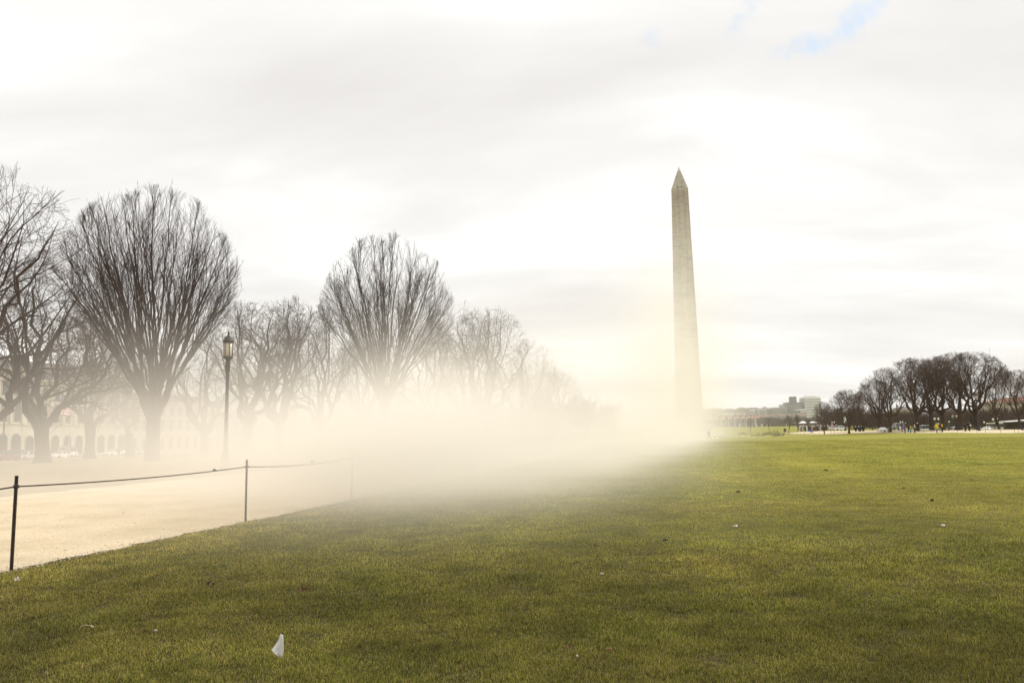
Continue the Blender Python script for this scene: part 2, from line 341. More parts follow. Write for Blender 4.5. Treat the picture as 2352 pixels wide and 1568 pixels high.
# ------------------------------------------------------------------ grass blades of the near lawn (one uncountable mass)
rg = np.random.default_rng(11)
def vnoise(x, y, cell, seed):
    r = np.random.default_rng(seed); n = 256; G = r.random((n, n)); u, v = x / cell + 1000, y / cell + 1000
    i, j = np.floor(u).astype(int), np.floor(v).astype(int); fu, fv = u - i, v - j; fu = fu * fu * (3 - 2 * fu); fv = fv * fv * (3 - 2 * fv)
    g = lambda a, b: G[a % n, b % n]
    return (g(i, j) * (1 - fu) + g(i + 1, j) * fu) * (1 - fv) + (g(i, j + 1) * (1 - fu) + g(i + 1, j + 1) * fu) * fv
def blades(y0, y1, n, w, h, seg):
    Y = y0 * (y1 / y0) ** (rg.uniform(0, 1, n) ** .85); X = rg.uniform(-.70, .70, n) * Y + rg.uniform(-.8, .8, n)
    w = w * (Y / y0) ** .8; h = h * (Y / y0) ** .12
    S = X * CA - Y * SA; T = X * SA + Y * CA
    de = EDGE - S
    keep = ((de > 0) & (de < .6) & (rg.random(n) < .30 * np.exp(-np.clip(de, 0, 9) / .10) * (vnoise(X, Y, .3, 44) > .35))) | (S > EDGE + .02 + .16 * (vnoise(X, Y, .22, 3) - .45) + .10 * (vnoise(X, Y, .07, 4) - .5))
    clump = vnoise(X, Y, .10, 7) * .5 + vnoise(X, Y, .33, 8) * .5
    keep &= rg.random(n) < .25 + 1.3 * clump
    if seg == 2: keep &= rg.random(n) > (Y - 6.5) / (y1 - 6.5)
    X, Y, clump, w, h = X[keep], Y[keep], clump[keep], w[keep], h[keep]; n = len(X)
    S = X * CA - Y * SA; T = X * SA + Y * CA; Z = gz_st(S, T) - .004
    patch = vnoise(X, Y, 1.1, 21) * .6 + vnoise(X, Y, .45, 22) * .4
    hh = h * rg.uniform(.35, 1.2, n) * (.45 + .95 * clump + .3 * patch)
    az = rg.uniform(0, 2 * np.pi, n); lean = np.abs(rg.normal(.5, .32, n)).clip(0, 1.2); la = rg.uniform(0, 2 * np.pi, n)
    bx, by = np.cos(az) * w * .5, np.sin(az) * w * .5; dx, dy = np.cos(la) * lean * hh, np.sin(la) * lean * hh
    b0 = np.stack([X - bx, Y - by, Z], -1); b1 = np.stack([X + bx, Y + by, Z], -1)
    tip = np.stack([X + dx, Y + dy, Z + hh * np.sqrt(np.clip(1 - lean ** 2 * .5, .2, 1))], -1)
    m = np.stack([X + dx * .35, Y + dy * .35, Z + hh * .6], -1); o = np.stack([bx, by, 0 * bx], -1) * .8
    r = rg.random(n); pn = vnoise(X, Y, 3.2, 31) * .55 + vnoise(X, Y, .8, 32) * .45
    dry = (r < .10 + .26 * pn + .30 * np.exp(-(S - EDGE) / 5.0))
    val = rg.uniform(.45, 1.55, n)[:, None]
    green = np.array([.098, .113, .014]) * (1 - pn[:, None] * .6) + np.array([.225, .195, .030]) * pn[:, None] * .6
    straw = np.array([.44, .335, .115]) * rg.uniform(.55, 1.1, n)[:, None]
    stripe = 1 + .10 * np.tanh(2.5 * np.sin(2 * np.pi * (S + .5 * vnoise(X, Y, 6, 77)) / 4.4)) * sm(3, 9, T)
    C = np.where(dry[:, None], straw * (.95 if seg == 2 else 1.45), green * val * (1.35 if seg == 2 else 2.35)) * (.78 + .44 * vnoise(X, Y, 2.6, 95))[:, None] * (stripe * (.55 + .82 * (vnoise(X, Y, .55, 91) * .5 + vnoise(X, Y, .24, 92) * .5)))[:, None]  # near blades painted darker, far ones brighter: shade put into the colour
    if seg == 2: V = np.stack([b0, b1, m + o, m - o, tip], 1); F = [(0, 1, 2), (0, 2, 3), (3, 2, 4)]
    else: V = np.stack([b0, b1, tip], 1); F = [(0, 1, 2)]
    k = V.shape[1]; vm = np.array([.12, .12, .58, .58, 1.75] if seg == 2 else [.26, .26, 1.65]); Cv = C[:, None, :] * vm[None, :, None]; f = (np.arange(n)[:, None, None] * k + np.array(F)[None]).reshape(-1, 3)  # root-to-tip pigment, roots of near blades darkened further as painted shade
    return V.reshape(-1, 3), f, Cv.reshape(-1, 3)
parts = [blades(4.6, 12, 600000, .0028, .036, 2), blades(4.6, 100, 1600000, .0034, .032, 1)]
off = 0; Vs, Fs, Cs = [], [], []
for v, f, c in parts: Vs.append(v); Fs.append(f + off); Cs.append(c); off += len(v)
V = np.concatenate(Vs); Fx = np.concatenate(Fs); C = np.concatenate(Cs); C = np.concatenate([C, np.ones((len(C), 1))], 1)
me = bpy.data.meshes.new('grass'); me.vertices.add(len(V)); me.vertices.foreach_set('co', V.astype(np.float32).ravel())
me.loops.add(Fx.size); me.loops.foreach_set('vertex_index', Fx.astype(np.int32).ravel()); me.polygons.add(len(Fx)); me.polygons.foreach_set('loop_start', np.arange(0, Fx.size, 3, dtype=np.int32))
me.update(); at_ = me.color_attributes.new('blade_colour_shade', 'FLOAT_COLOR', 'POINT'); at_.data.foreach_set('color', C.astype(np.float32).ravel())
GR, t_, b_ = nodes_mat('grass_blades'); a_ = t_.nodes.new('ShaderNodeAttribute'); a_.attribute_name = 'blade_colour_shade'
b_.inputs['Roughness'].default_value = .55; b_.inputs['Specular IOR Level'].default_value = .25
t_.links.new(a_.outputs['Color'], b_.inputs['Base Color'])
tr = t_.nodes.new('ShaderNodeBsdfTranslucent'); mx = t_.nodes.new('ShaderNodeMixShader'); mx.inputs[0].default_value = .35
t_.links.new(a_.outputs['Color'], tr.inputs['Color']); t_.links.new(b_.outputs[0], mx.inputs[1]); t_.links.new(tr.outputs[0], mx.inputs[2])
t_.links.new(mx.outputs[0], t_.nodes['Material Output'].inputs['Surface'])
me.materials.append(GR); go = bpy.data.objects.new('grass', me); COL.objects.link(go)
tag(go, 'short mown winter grass, green mixed with straw blades, covering the near lawn', 'grass', kind='stuff')

# ------------------------------------------------------------------ obelisk
OB, t_, b_ = nodes_mat('marble_courses'); tcx = t_.nodes.new('ShaderNodeTexCoord'); P = tcx.outputs['Object']
mpz = t_.nodes.new('ShaderNodeMapping'); mpz.inputs['Scale'].default_value = (.25, .25, 1.6); t_.links.new(P, mpz.inputs[0])
course = noise_node(t_, mpz.outputs[0], 1.0, 6, .75)
mpw = t_.nodes.new('ShaderNodeMapping'); mpw.inputs['Scale'].default_value = (.5, .5, .02); t_.links.new(P, mpw.inputs[0]); streak = noise_node(t_, mpw.outputs[0], 1.0, 4, .6)
sp = t_.nodes.new('ShaderNodeSeparateXYZ'); t_.links.new(P, sp.inputs[0])
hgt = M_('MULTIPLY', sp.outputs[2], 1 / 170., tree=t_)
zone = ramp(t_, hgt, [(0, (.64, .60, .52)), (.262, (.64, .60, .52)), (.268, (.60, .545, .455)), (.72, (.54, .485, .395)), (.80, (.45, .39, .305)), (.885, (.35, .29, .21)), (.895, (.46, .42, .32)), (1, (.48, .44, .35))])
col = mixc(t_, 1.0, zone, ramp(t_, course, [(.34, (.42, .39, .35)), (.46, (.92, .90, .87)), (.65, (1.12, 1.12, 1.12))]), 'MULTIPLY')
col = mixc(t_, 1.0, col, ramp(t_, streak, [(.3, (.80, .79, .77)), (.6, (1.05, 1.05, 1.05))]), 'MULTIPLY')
t_.links.new(col, b_.inputs['Base Color']); b_.inputs['Roughness'].default_value = .85
OBC = mat('pale_capstone', (.62, .58, .50), .7, .1, 1)
ob = thing('obelisk', MON, -AX, 'tall pale stone obelisk with pointed top rising out of the dust', 'monument')
def sq(h, z): return [(-h, -h, z), (h, -h, z), (h, h, z), (-h, h, z)]
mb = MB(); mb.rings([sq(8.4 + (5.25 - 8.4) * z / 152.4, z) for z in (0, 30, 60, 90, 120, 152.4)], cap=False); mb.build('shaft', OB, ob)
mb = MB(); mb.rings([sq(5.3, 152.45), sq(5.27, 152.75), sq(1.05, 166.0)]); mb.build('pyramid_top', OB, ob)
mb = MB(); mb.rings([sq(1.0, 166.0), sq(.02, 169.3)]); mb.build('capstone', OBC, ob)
for fx in (-1.15, 1.15):
    z = 154.1; y = -(5.27 - (z - 152.75) * (4.22 / 13.25)) - .05
    mb = MB(); mb.box((fx, y, z), (.95, .5, .65)); w = mb.build('window', RUB, ob)
    mb = MB(); mb.bb(fx - .80, fx + .80, y - .10, y + .6, z - .85, z - .5); mb.build('window_sill', OBC, ob)
    z = 157.1; y = -(5.27 - (z - 152.75) * (4.22 / 13.25)) - .02; mb = MB(); mb.lathe([(.0, -.12), (.16, 0), (.0, .12)], 8, (fx, y, z)); mb.build('warning_light', REDL, ob)

# plaza edge, low stone lodge and the ring of flagpoles
mb = MB(); ring = []
for k in range(61):
    a = 2 * math.pi * k / 60; ring.append((math.cos(a), math.sin(a)))
pl = [MON + Vector((c * 47, s_ * 47, 0)) for c, s_ in ring[:-1]]
for k in range(0, 60):
    a = ring[k]; b = ring[k + 1]
    z = MON.z
    v = []
    for rr in (46.2, 47.2):
        for q in (a, b):
            for zz_ in (-.6, .48): v.append((MON.x + q[0] * rr, MON.y + q[1] * rr, z + zz_))
    mb.add(v, [(0, 1, 3, 2), (4, 6, 7, 5), (1, 5, 7, 3)])
plz = mb.build('plaza_bench_wall', STONE); tag(plz, 'low white circular stone bench wall round the foot of the obelisk', 'wall')
FLAG, t_, b_ = nodes_mat('striped_flag_cloth'); tcx = t_.nodes.new('ShaderNodeTexCoord'); sp = t_.nodes.new('ShaderNodeSeparateXYZ'); t_.links.new(tcx.outputs['UV'], sp.inputs[0])
st_ = M_('GREATER_THAN', M_('FRACT', M_('MULTIPLY', sp.outputs[1], 6.5, tree=t_), tree=t_), .5, tree=t_)
cant = M_('MULTIPLY', M_('LESS_THAN', sp.outputs[0], .4, tree=t_), M_('GREATER_THAN', sp.outputs[1], .46, tree=t_), tree=t_)
vo = t_.nodes.new('ShaderNodeTexVoronoi'); vo.inputs['Scale'].default_value = 16; t_.links.new(tcx.outputs['UV'], vo.inputs['Vector'])
star = M_('LESS_THAN', vo.outputs['Distance'], .22, tree=t_)
col = mixc(t_, cant, mixc(t_, st_, (.50, .09, .09), (.82, .80, .77)), mixc(t_, star, (.03, .05, .2), (.75, .75, .75)))
t_.links.new(col, b_.inputs['Base Color']); b_.inputs['Roughness'].default_value = .8
def flag_mesh(L, Hh, seed):
    r = random.Random(seed); nx, ny = 10, 5; v = []; f = []; ph = r.random() * 6; droop = r.uniform(.05, .5)
    for j in range(ny + 1):
        for i in range(nx + 1):
            u = i / nx; v.append((u * L * (1 - .18 * droop), .12 * L * math.sin(u * 7 + ph + j * .3) * u, -j / ny * Hh - droop * u * u * L * .5))
    for j in range(ny):
        for i in range(nx): a = j * (nx + 1) + i; f.append((a, a + 1, a + nx + 2, a + nx + 1))
    me = bpy.data.meshes.new('flag'); me.from_pydata(v, [], f); uv = me.uv_layers.new(name='UVMap')
    for lp in me.loops:
        i, j = lp.vertex_index % (nx + 1), lp.vertex_index // (nx + 1); uv.data[lp.index].uv = (i / nx, 1 - j / ny)
    me.materials.append(FLAG); return me
flags = [flag_mesh(2.4, 1.6, k) for k in range(4)]
pm = MB().lathe([(.11, 0), (.10, .3), (.075, 4), (.05, 7.6), (.09, 7.62), (.09, 7.75), (.02, 7.82)], 8).build('pole', mat('flagpole_white', (.72, .71, .68), .35, .05, 4))
first = None; fps = []
for k in range(50):
    a = 2 * math.pi * (k + .35) / 50; p = MON + Vector((math.cos(a) * 39.6, math.sin(a) * 39.6, 0)); q = project(p)[0]
    if q > 1592: fps.append((q, k, p))
ORD = 'first second third fourth fifth sixth seventh eighth ninth tenth eleventh twelfth thirteenth fourteenth fifteenth sixteenth seventeenth eighteenth nineteenth twentieth twenty-first twenty-second twenty-third twenty-fourth twenty-fifth twenty-sixth'.split()
for i, (q, k, p) in enumerate(sorted(fps, key=lambda f: -f[0])):
    if i == 0:
        fp = thing('flagpole', p, 0); pm.parent = fp; fo = bpy.data.objects.new('flag', flags[0]); COL.objects.link(fo); fo.parent = fp; fo.location = (.06, 0, 7.45); first = fp
    else: fp = copy_tree(first); fp.location = p
    fo = [c for c in fp.children if c.name.startswith('flag')][0]; fo.data = flags[k % 4]; fo.rotation_euler = (0, 0, math.radians(-10 + 15 * math.sin(k * 2.1)))
    tag(fp, 'slim white flagpole with striped flag, %s from the right end of the ring' % ORD[i], 'flagpole', 'flagpoles in a ring round the obelisk')
# ------------------------------------------------------------------ dust blown off the gravel (a real cloud in the air)
DUST = [  # amplitude per metre, centre (s,t,z), radii (s,t,z), in park coordinates
    (0.3602, (-7.6, 18.7, 0.86), (2.90, 3.5, 0.80)),
    (0.0955, (-12.7, 41.9, 1.23), (5.06, 4.4, 2.88)),
    (0.0303, (-33.1, 46.3, 2.05), (6.05, 11.4, 3.34)),
    (0.0283, (-61.5, 111.4, 5.02), (14.00, 20.6, 2.80)),
    (0.0189, (-3.3, 230.0, 8.00), (8.50, 35.3, 22.62)),
    (0.0708, (-2.3, 94.0, -0.38), (2.27, 29.4, 1.59)),
    (0.0759, (-3.5, 33.7, 0.66), (1.80, 11.1, 1.38)),
    (0.0216, (-12.5, 110.1, 0.80), (10.96, 12.0, 10.78)),
    (0.1005, (-5.3, 14.2, 1.59), (1.81, 3.5, 0.80)),
    (0.1546, (-18.2, 18.9, -0.29), (1.80, 3.5, 1.19)),
]
# ------------------------------------------------------------------ trees
def env_exit(p, d, c, r):
    """distance along d from p to the surface of an ellipsoid"""
    q = Vector(((p[0] - c[0]) / r[0], (p[1] - c[1]) / r[1], (p[2] - c[2]) / r[2])); e = Vector((d[0] / r[0], d[1] / r[1], d[2] / r[2]))
    a = e.dot(e); b = q.dot(e); cc = q.dot(q) - 1; D = b * b - a * cc
    if D <= 0: return 0.0
    return max(0.0, (-b + math.sqrt(D)) / a)
class Tree:
    def __init__(s, seed): s.r = random.Random(seed); s.big = []; s.small = []
    def branch(s, p, d, L, r0, r1, nseg, wander, trop, out, bezier=None):
        pts = [p.copy()]; rad = [r0]; d = d.normalized(); step = L / nseg; g = s.r.gauss
        for k in range(nseg):
            d = (d + Vector((g(0, wander), g(0, wander), g(0, wander) + trop))).normalized()
            p = p + d * step; pts.append(p.copy()); rad.append(r0 + (r1 - r0) * ((k + 1) / nseg) ** .85)
        out.append((pts, rad)); return pts, rad
    def side(s, d, ang):
        a = d.orthogonal().normalized(); b = d.cross(a); ph = s.r.random() * 6.283
        return (d * math.cos(ang) + (a * math.cos(ph) + b * math.sin(ph)) * math.sin(ang)).normalized()
    def sprout(s, pts, rad, lev, P, env):
        """recursive side branches"""
        q = P[lev]; n = q['n']; N_ = len(pts) - 1; r = s.r
        n = max(1, int(round(n * r.uniform(.75, 1.25))))
        for i in range(n):
            u = q['u0'] + (1 - q['u0']) * ((i + r.random()) / n); k = min(N_ - 1, int(u * N_)); f = u * N_ - k
            p = pts[k].lerp(pts[k + 1], f); d = (pts[k + 1] - pts[k]).normalized(); rr = rad[k] + (rad[k + 1] - rad[k]) * f
            dd = s.side(d, q['ang'] * r.uniform(.6, 1.3)); dd.z += q.get('up', 0); dd.normalize()
            ex = env_exit(p, dd, *env) * r.uniform(.62, 1.10)
            L = min(q['L'] * r.uniform(.55, 1.2), ex)
            if L < q['min']:
                if r.random() > .35: continue
                L = q['min'] * r.uniform(.7, 1)
            r0 = max(q['rmin'], min(rr * q['rr'], q.get('rmax', 9))); 
            a, b = s.branch(p, dd, L, r0, max(q['rmin'] * .6, r0 * .3), q['seg'], q['w'], q['t'], s.small)
            if lev + 1 < len(P): s.sprout(a, b, lev + 1, P, env)
def tubes_mesh(name, brs, mat_, minr=0.0):
    V, Fc = [], []; off = 0; groups = {}
    for pts, rad in brs:
        n = 7 if rad[0] > .12 else (4 if rad[0] > .04 else 3); groups.setdefault((len(pts), n), []).append((pts, rad))
    for (k, n), lst in groups.items():
        Pp = np.array([[tuple(p) for p in pts] for pts, _ in lst]); Rr = np.maximum(np.array([rad for _, rad in lst]), minr)
        B = len(lst); T = np.empty_like(Pp); T[:, 1:-1] = Pp[:, 2:] - Pp[:, :-2]; T[:, 0] = Pp[:, 1] - Pp[:, 0]; T[:, -1] = Pp[:, -1] - Pp[:, -2]
        T /= np.linalg.norm(T, axis=2, keepdims=True) + 1e-9
        ref = np.tile(np.array([.13, .97, .2]), (B, k, 1)); 
        A = np.cross(T, ref); A /= np.linalg.norm(A, axis=2, keepdims=True) + 1e-9; Bv = np.cross(T, A)
        an = np.arange(n) * 2 * np.pi / n
        v = Pp[:, :, None, :] + Rr[:, :, None, None] * (A[:, :, None, :] * np.cos(an)[None, None, :, None] + Bv[:, :, None, :] * np.sin(an)[None, None, :, None])
        V.append(v.reshape(-1, 3)); i = np.arange(n); j = (i + 1) % n
        q = np.stack([i, j, j + n, i + n], -1)[None, None] + (np.arange(k - 1) * n)[None, :, None, None] + (np.arange(B) * k * n)[:, None, None, None] + off
        Fc.append(q.reshape(-1, 4)); off += B * k * n
    V = np.concatenate(V); Fc = np.concatenate(Fc).astype(np.int32)
    me = bpy.data.meshes.new(name); me.vertices.add(len(V)); me.vertices.foreach_set('co', V.astype(np.float32).ravel()); me.loops.add(Fc.size); me.loops.foreach_set('vertex_index', Fc.ravel())
    me.polygons.add(len(Fc)); me.polygons.foreach_set('loop_start', np.arange(0, Fc.size, 4, dtype=np.int32)); me.polygons.foreach_set('use_smooth', np.ones(len(Fc), bool)); me.update(); me.materials.append(mat_)
    return me
def bez(p0, p1, p2, n, r, w):
    o = []
    for k in range(n + 1):
        u = k / n; p = p0 * (1 - u) ** 2 + p1 * 2 * u * (1 - u) + p2 * u * u
        if 0 < k < n: p = p + Vector((r.gauss(0, w), r.gauss(0, w), r.gauss(0, w)))
        o.append(p)
    return o
def vase_tree(seed, H, RX, zc, stems, nl, tr=.0125, lean=-.6):
    """zelkova-like vase: a short trunk, a few stems, a fan of long straight limbs"""
    T = Tree(seed); r = T.r; rz_ = H - zc; env = (Vector((lean, 0, zc)), Vector((RX, RX, rz_)))
    fork = H * .155
    T.big.append(([Vector((0, 0, -.3)), Vector((0, 0, .15)), Vector((.03, 0, fork * .5)), Vector((0, 0, fork))], [H * .034, H * .027, H * .0235, H * .025]))
    fr = []
    for k, (ax, ay, top, rad) in enumerate(stems):
        p2 = Vector((ax, ay, top)); p1 = Vector((ax * .5, ay * .5, fork + (top - fork) * .35))
        pts = bez(Vector((0, 0, fork - .25)), p1, p2, 5, r, .05); T.big.append((pts, [rad * (1 - .55 * i / 5) for i in range(6)])); fr.append((pts, rad))
    P = [dict(n=8, u0=.25, ang=.28, L=H * .26, min=.8, rr=.5, rmin=tr * 1.5, rmax=.05, seg=5, w=.08, t=.035, up=.06),
         dict(n=6.5, u0=.12, ang=.42, L=H * .11, min=.4, rr=.6, rmin=tr, seg=3, w=.10, t=.04, up=.05),
         dict(n=3.8, u0=.2, ang=.5, L=H * .045, min=.25, rr=.7, rmin=tr * .62, seg=2, w=.10, t=.03, up=.03)]
    for i in range(nl):
        az = i * 2.39996 + r.uniform(-.3, .3); q = math.sqrt((i + .5) / nl); el = q * 1.62
        tgt = Vector((lean + RX * math.sin(el) * math.cos(az), RX * math.sin(el) * math.sin(az), zc + rz_ * math.cos(el) * r.uniform(.93, 1.03)))
        pts, rad = min(fr, key=lambda f: (Vector((f[0][-1].x, f[0][-1].y)) - Vector((tgt.x, tgt.y)) * .35).length + r.uniform(0, .8))
        u = r.uniform(.35, 1.0) if q < .75 else r.uniform(.15, .8); k = min(4, int(u * 5)); p = pts[k].lerp(pts[k + 1], u * 5 - k); d = (pts[-1] - pts[0]).normalized()
        L = (tgt - p).length; out = Vector((tgt.x - p.x, tgt.y - p.y, 0)) * .62; ctl = p + Vector((out.x * .70, out.y * .70, (tgt.z - p.z) * .46))
        lp = bez(p, ctl, tgt, 12, r, .07); r0 = r.uniform(.12, .185) * H / 24; lr = [max(tr * 1.3, r0 * (1 - (j / 12) ** .9 * .9)) for j in range(13)]
        T.big.append((lp, lr)); T.sprout(lp, lr, 0, P, env)
        # a strong co-limb or two, parallel
        if r.random() < .4:
            j = r.randint(2, 5); d = (lp[j + 1] - lp[j]).normalized(); dd = T.side(d, r.uniform(.14, .3)); L2 = env_exit(lp[j], dd, *env) * r.uniform(.9, 1.02)
            a, b = T.branch(lp[j], dd, L2, lr[j] * .72, tr * 1.3, 9, .035, .03, T.big); T.sprout(a, b, 0, P, env)
    return T
def elm_tree(seed, H, RX, zc, fork, limbs, tr=.022, crook=.16, dens=1.0, spread=1.0, trunk_r=None, lowcut=.35, thick=1.0):
    """crooked spreading elm"""
    T = Tree(seed); r = T.r; rz_ = H - zc; env = (Vector((0, 0, zc)), Vector((RX, RX, rz_)))
    tr_ = trunk_r or H * .032; fx, fy = r.uniform(-.3, .3), r.uniform(-.3, .3)
    T.big.append(([Vector((0, 0, -.4)), Vector((0, 0, .1)), Vector((0, 0, .8)), Vector((fx * .6, fy * .6, fork * .6)), Vector((fx, fy, fork))], [tr_ * 1.6, tr_ * 1.3, tr_ * 1.02, tr_ * .92, tr_ * 1.0]))
    P = [dict(n=6.5 * dens, u0=.28, ang=.72 * spread, L=H * .30, min=1.0, rr=.55, rmin=tr * 2, rmax=.12, seg=6, w=crook * 1.2, t=.03, up=.04),
         dict(n=5.2 * dens, u0=.15, ang=.75 * spread, L=H * .16, min=.6, rr=.55, rmin=tr * 1.3, seg=4, w=crook * 1.5, t=.03, up=.04),
         dict(n=5 * dens, u0=.1, ang=.75 * spread, L=H * .075, min=.35, rr=.6, rmin=tr, seg=3, w=crook * 1.5, t=.03, up=.03),
         dict(n=2.6 * dens, u0=.2, ang=.7, L=H * .035, min=.2, rr=.7, rmin=tr * .65, seg=2, w=.15, t=.02, up=.02)]
    for i in range(limbs):
        az = i * 2 * math.pi / limbs + r.uniform(-.35, .35) + seed; el = r.uniform(.45, 1.38) if i else .2
        tgt = Vector((RX * math.sin(el) * math.cos(az), RX * math.sin(el) * math.sin(az), zc + rz_ * math.cos(el))) * 1.0
        tgt = Vector((tgt.x * .93, tgt.y * .93, zc + (tgt.z - zc) * .93))
        p = Vector((fx, fy, fork - r.uniform(0, .25) * fork)); out = Vector((tgt.x, tgt.y, 0)); ctl = p + out * r.uniform(.5, .8) + Vector((0, 0, (tgt.z - p.z) * r.uniform(.35, .6)))
        n = 10; lp = bez(p, ctl, tgt, n, r, crook * 1.6); r0 = tr_ * r.uniform(.48, .72) * thick; lr = [max(tr * 1.4, r0 * (1 - (j / n) ** .85 * .93)) for j in range(n + 1)]
        T.big.append((lp, lr)); T.sprout(lp, lr, 0, P, env)
        for _ in range(2):
            j = r.randint(2, 5); d = (lp[j + 1] - lp[j]).normalized(); dd = T.side(d, r.uniform(.35, .75)); dd.z += .15; dd.normalize()
            L2 = env_exit(lp[j], dd, *env) * r.uniform(.85, 1.0)
            if L2 > 1.5: a, b = T.branch(lp[j], dd, L2, lr[j] * .7, tr * 1.4, 9, crook * .7, .05, T.big); T.sprout(a, b, 0, P, env)
    return T
def tree_meshes(T, bark, twig, minr=0.0): return tubes_mesh('trunk', T.big, bark), tubes_mesh('crown', T.small, twig, minr)
def put_tree(name, meshes, loc, rz, scale, label, group):
    t = thing(name, loc, rz, label, 'tree', group, scale)
    for nm, me in zip(('trunk', 'crown'), meshes): o = bpy.data.objects.new(nm, me); COL.objects.link(o); o.parent = t
    return t
def tree_px(name, meshes, Hm, px, Y, top, rz, label, group, wf=1.0):
    """stand a tree of height Hm in the column px at depth Y so that its top is at row top"""
    p = gy(px, Y); dd = Vector(p) - Vector((0, 0, EYE)); lo, hi = 1.0, 60.0
    for _ in range(30):
        mid = (lo + hi) / 2
        if project(p + Vector((0, 0, mid)))[1] > top: lo = mid
        else: hi = mid
    s_ = lo / Hm; return put_tree(name, meshes, p, rz, (s_ * wf, s_ * wf, s_), label, group)
GL = 'bare elms lining the left side of the gravel path'
VA = vase_tree(13, 24, 7.7, 14.6, [(-1.5, .5, 7.2, .52), (1.5, -.4, 6.8, .46), (-.25, -1.0, 7.8, .38), (.5, 1.2, 7.6, .36)], 34)
put = tree_px
put('vase_tree', tree_meshes(VA, BARK, TWIG), 24, 351, 63, 426, .4, 'tall vase-shaped bare tree fanning dense straight limbs, behind the near lamp post', GL, .98)
VB = vase_tree(17, 24, 7.7, 14.8, [(-1.3, .5, 6.4, .46), (1.0, -.6, 7.0, .46), (-.1, 1.0, 7.4, .36), (.2, -.9, 7.2, .32)], 28, .013)
put('vase_tree', tree_meshes(VB, BARK, TWIG), 24, 885, 92, 540, 2.1, 'vase-shaped bare tree with long fanned limbs, its foot lost in the thick dust', GL, .98)
E1 = tree_meshes(elm_tree(21, 20, 8.0, 10.8, 3.6, 6, .014, .19, .76), BARK, TWIG)
E2 = tree_meshes(elm_tree(25, 20, 8.0, 10.8, 3.6, 6, .014, .19, .76), BARK, TWIG)
E3 = tree_meshes(elm_tree(27, 20, 8.2, 10.6, 3.4, 7, .014, .19, .76), BARK, TWIG)
E4 = tree_meshes(elm_tree(24, 18, 7.0, 10.0, 3.4, 5, .016, .24, .85, 1.1), BARK2, TWIG2)
for a in (
    ('sparse_tree', 'S', 20, -75, 42, 372, .3, 'near bare tree reaching in from the left edge with a thin high leader', 1.0),
    ('elm_tree', E1, 20, 100, 80, 590, 1.2, 'thick-trunked bare elm forking low in front of the pale stone building', 1.05),
    ('elm_tree', E3, 20, -30, 66, 520, 2.6, 'dark bare elm crowding the left edge, densest of the twigs', .95),
    ('elm_tree', E4, 18, 208, 112, 700, 4.0, 'slighter bare elm forking between the thick trunk and the vase-shaped tree', 1.0),
    ('elm_tree', E2, 20, 566, 84, 690, 3.5, 'crooked bare elm standing just behind the near lamp post', 1.05),
    ('elm_tree', E3, 20, 640, 100, 672, 5.2, 'bare elm with an upright twiggy head between lamp post and second vase tree', .85),
    ('elm_tree', E1, 20, 735, 108, 700, 3.3, 'bare elm with arching limbs close left of the second vase tree', .8),
    ('elm_tree', E4, 18, 985, 118, 735, .8, 'faint bare elm overlapping the right side of the second vase tree', 1.0),
    ('elm_tree', E2, 20, 1118, 116, 702, 1.0, 'open-crowned pale bare elm highest of those right of the second vase tree', .95),
    ('elm_tree', E3, 20, 1070, 138, 770, .6, 'dense bare elm with a dark shaded heart rising above the dust', .85),
    ('elm_tree', E1, 20, 1205, 150, 778, 2.2, 'rounded bare elm half veiled by dust, last but one before the open sky', .95),
    ('elm_tree', E3, 20, 1262, 190, 838, 4.4, 'low bare elm fading into the dust at the end of the left row', 1.1),
    ('elm_tree', E2, 20, 1330, 240, 905, 1.9, 'far bare elm almost swallowed by dust left of the obelisk', 1.0),
    ('elm_tree', E1, 20, 470, 118, 745, 5.9, 'bare elm seen through dust between the first vase tree and the lamp post', .95),
    ('elm_tree', E3, 20, 840, 135, 770, 2.9, 'veiled bare elm low behind the second vase tree', .9),
    ('elm_tree', E4, 18, 300, 128, 770, 2.0, 'veiled bare elm low behind the first vase tree', 1.1)):
    if a[1] == 'S':
        ms = tree_meshes(elm_tree(31, 20, 6.6, 12.0, 6.5, 7, .009, .15, .6, .9, thick=.55), BARK, TWIG)
    else: ms = a[1]
    put(a[0], ms, *a[2:8], GL, a[8])
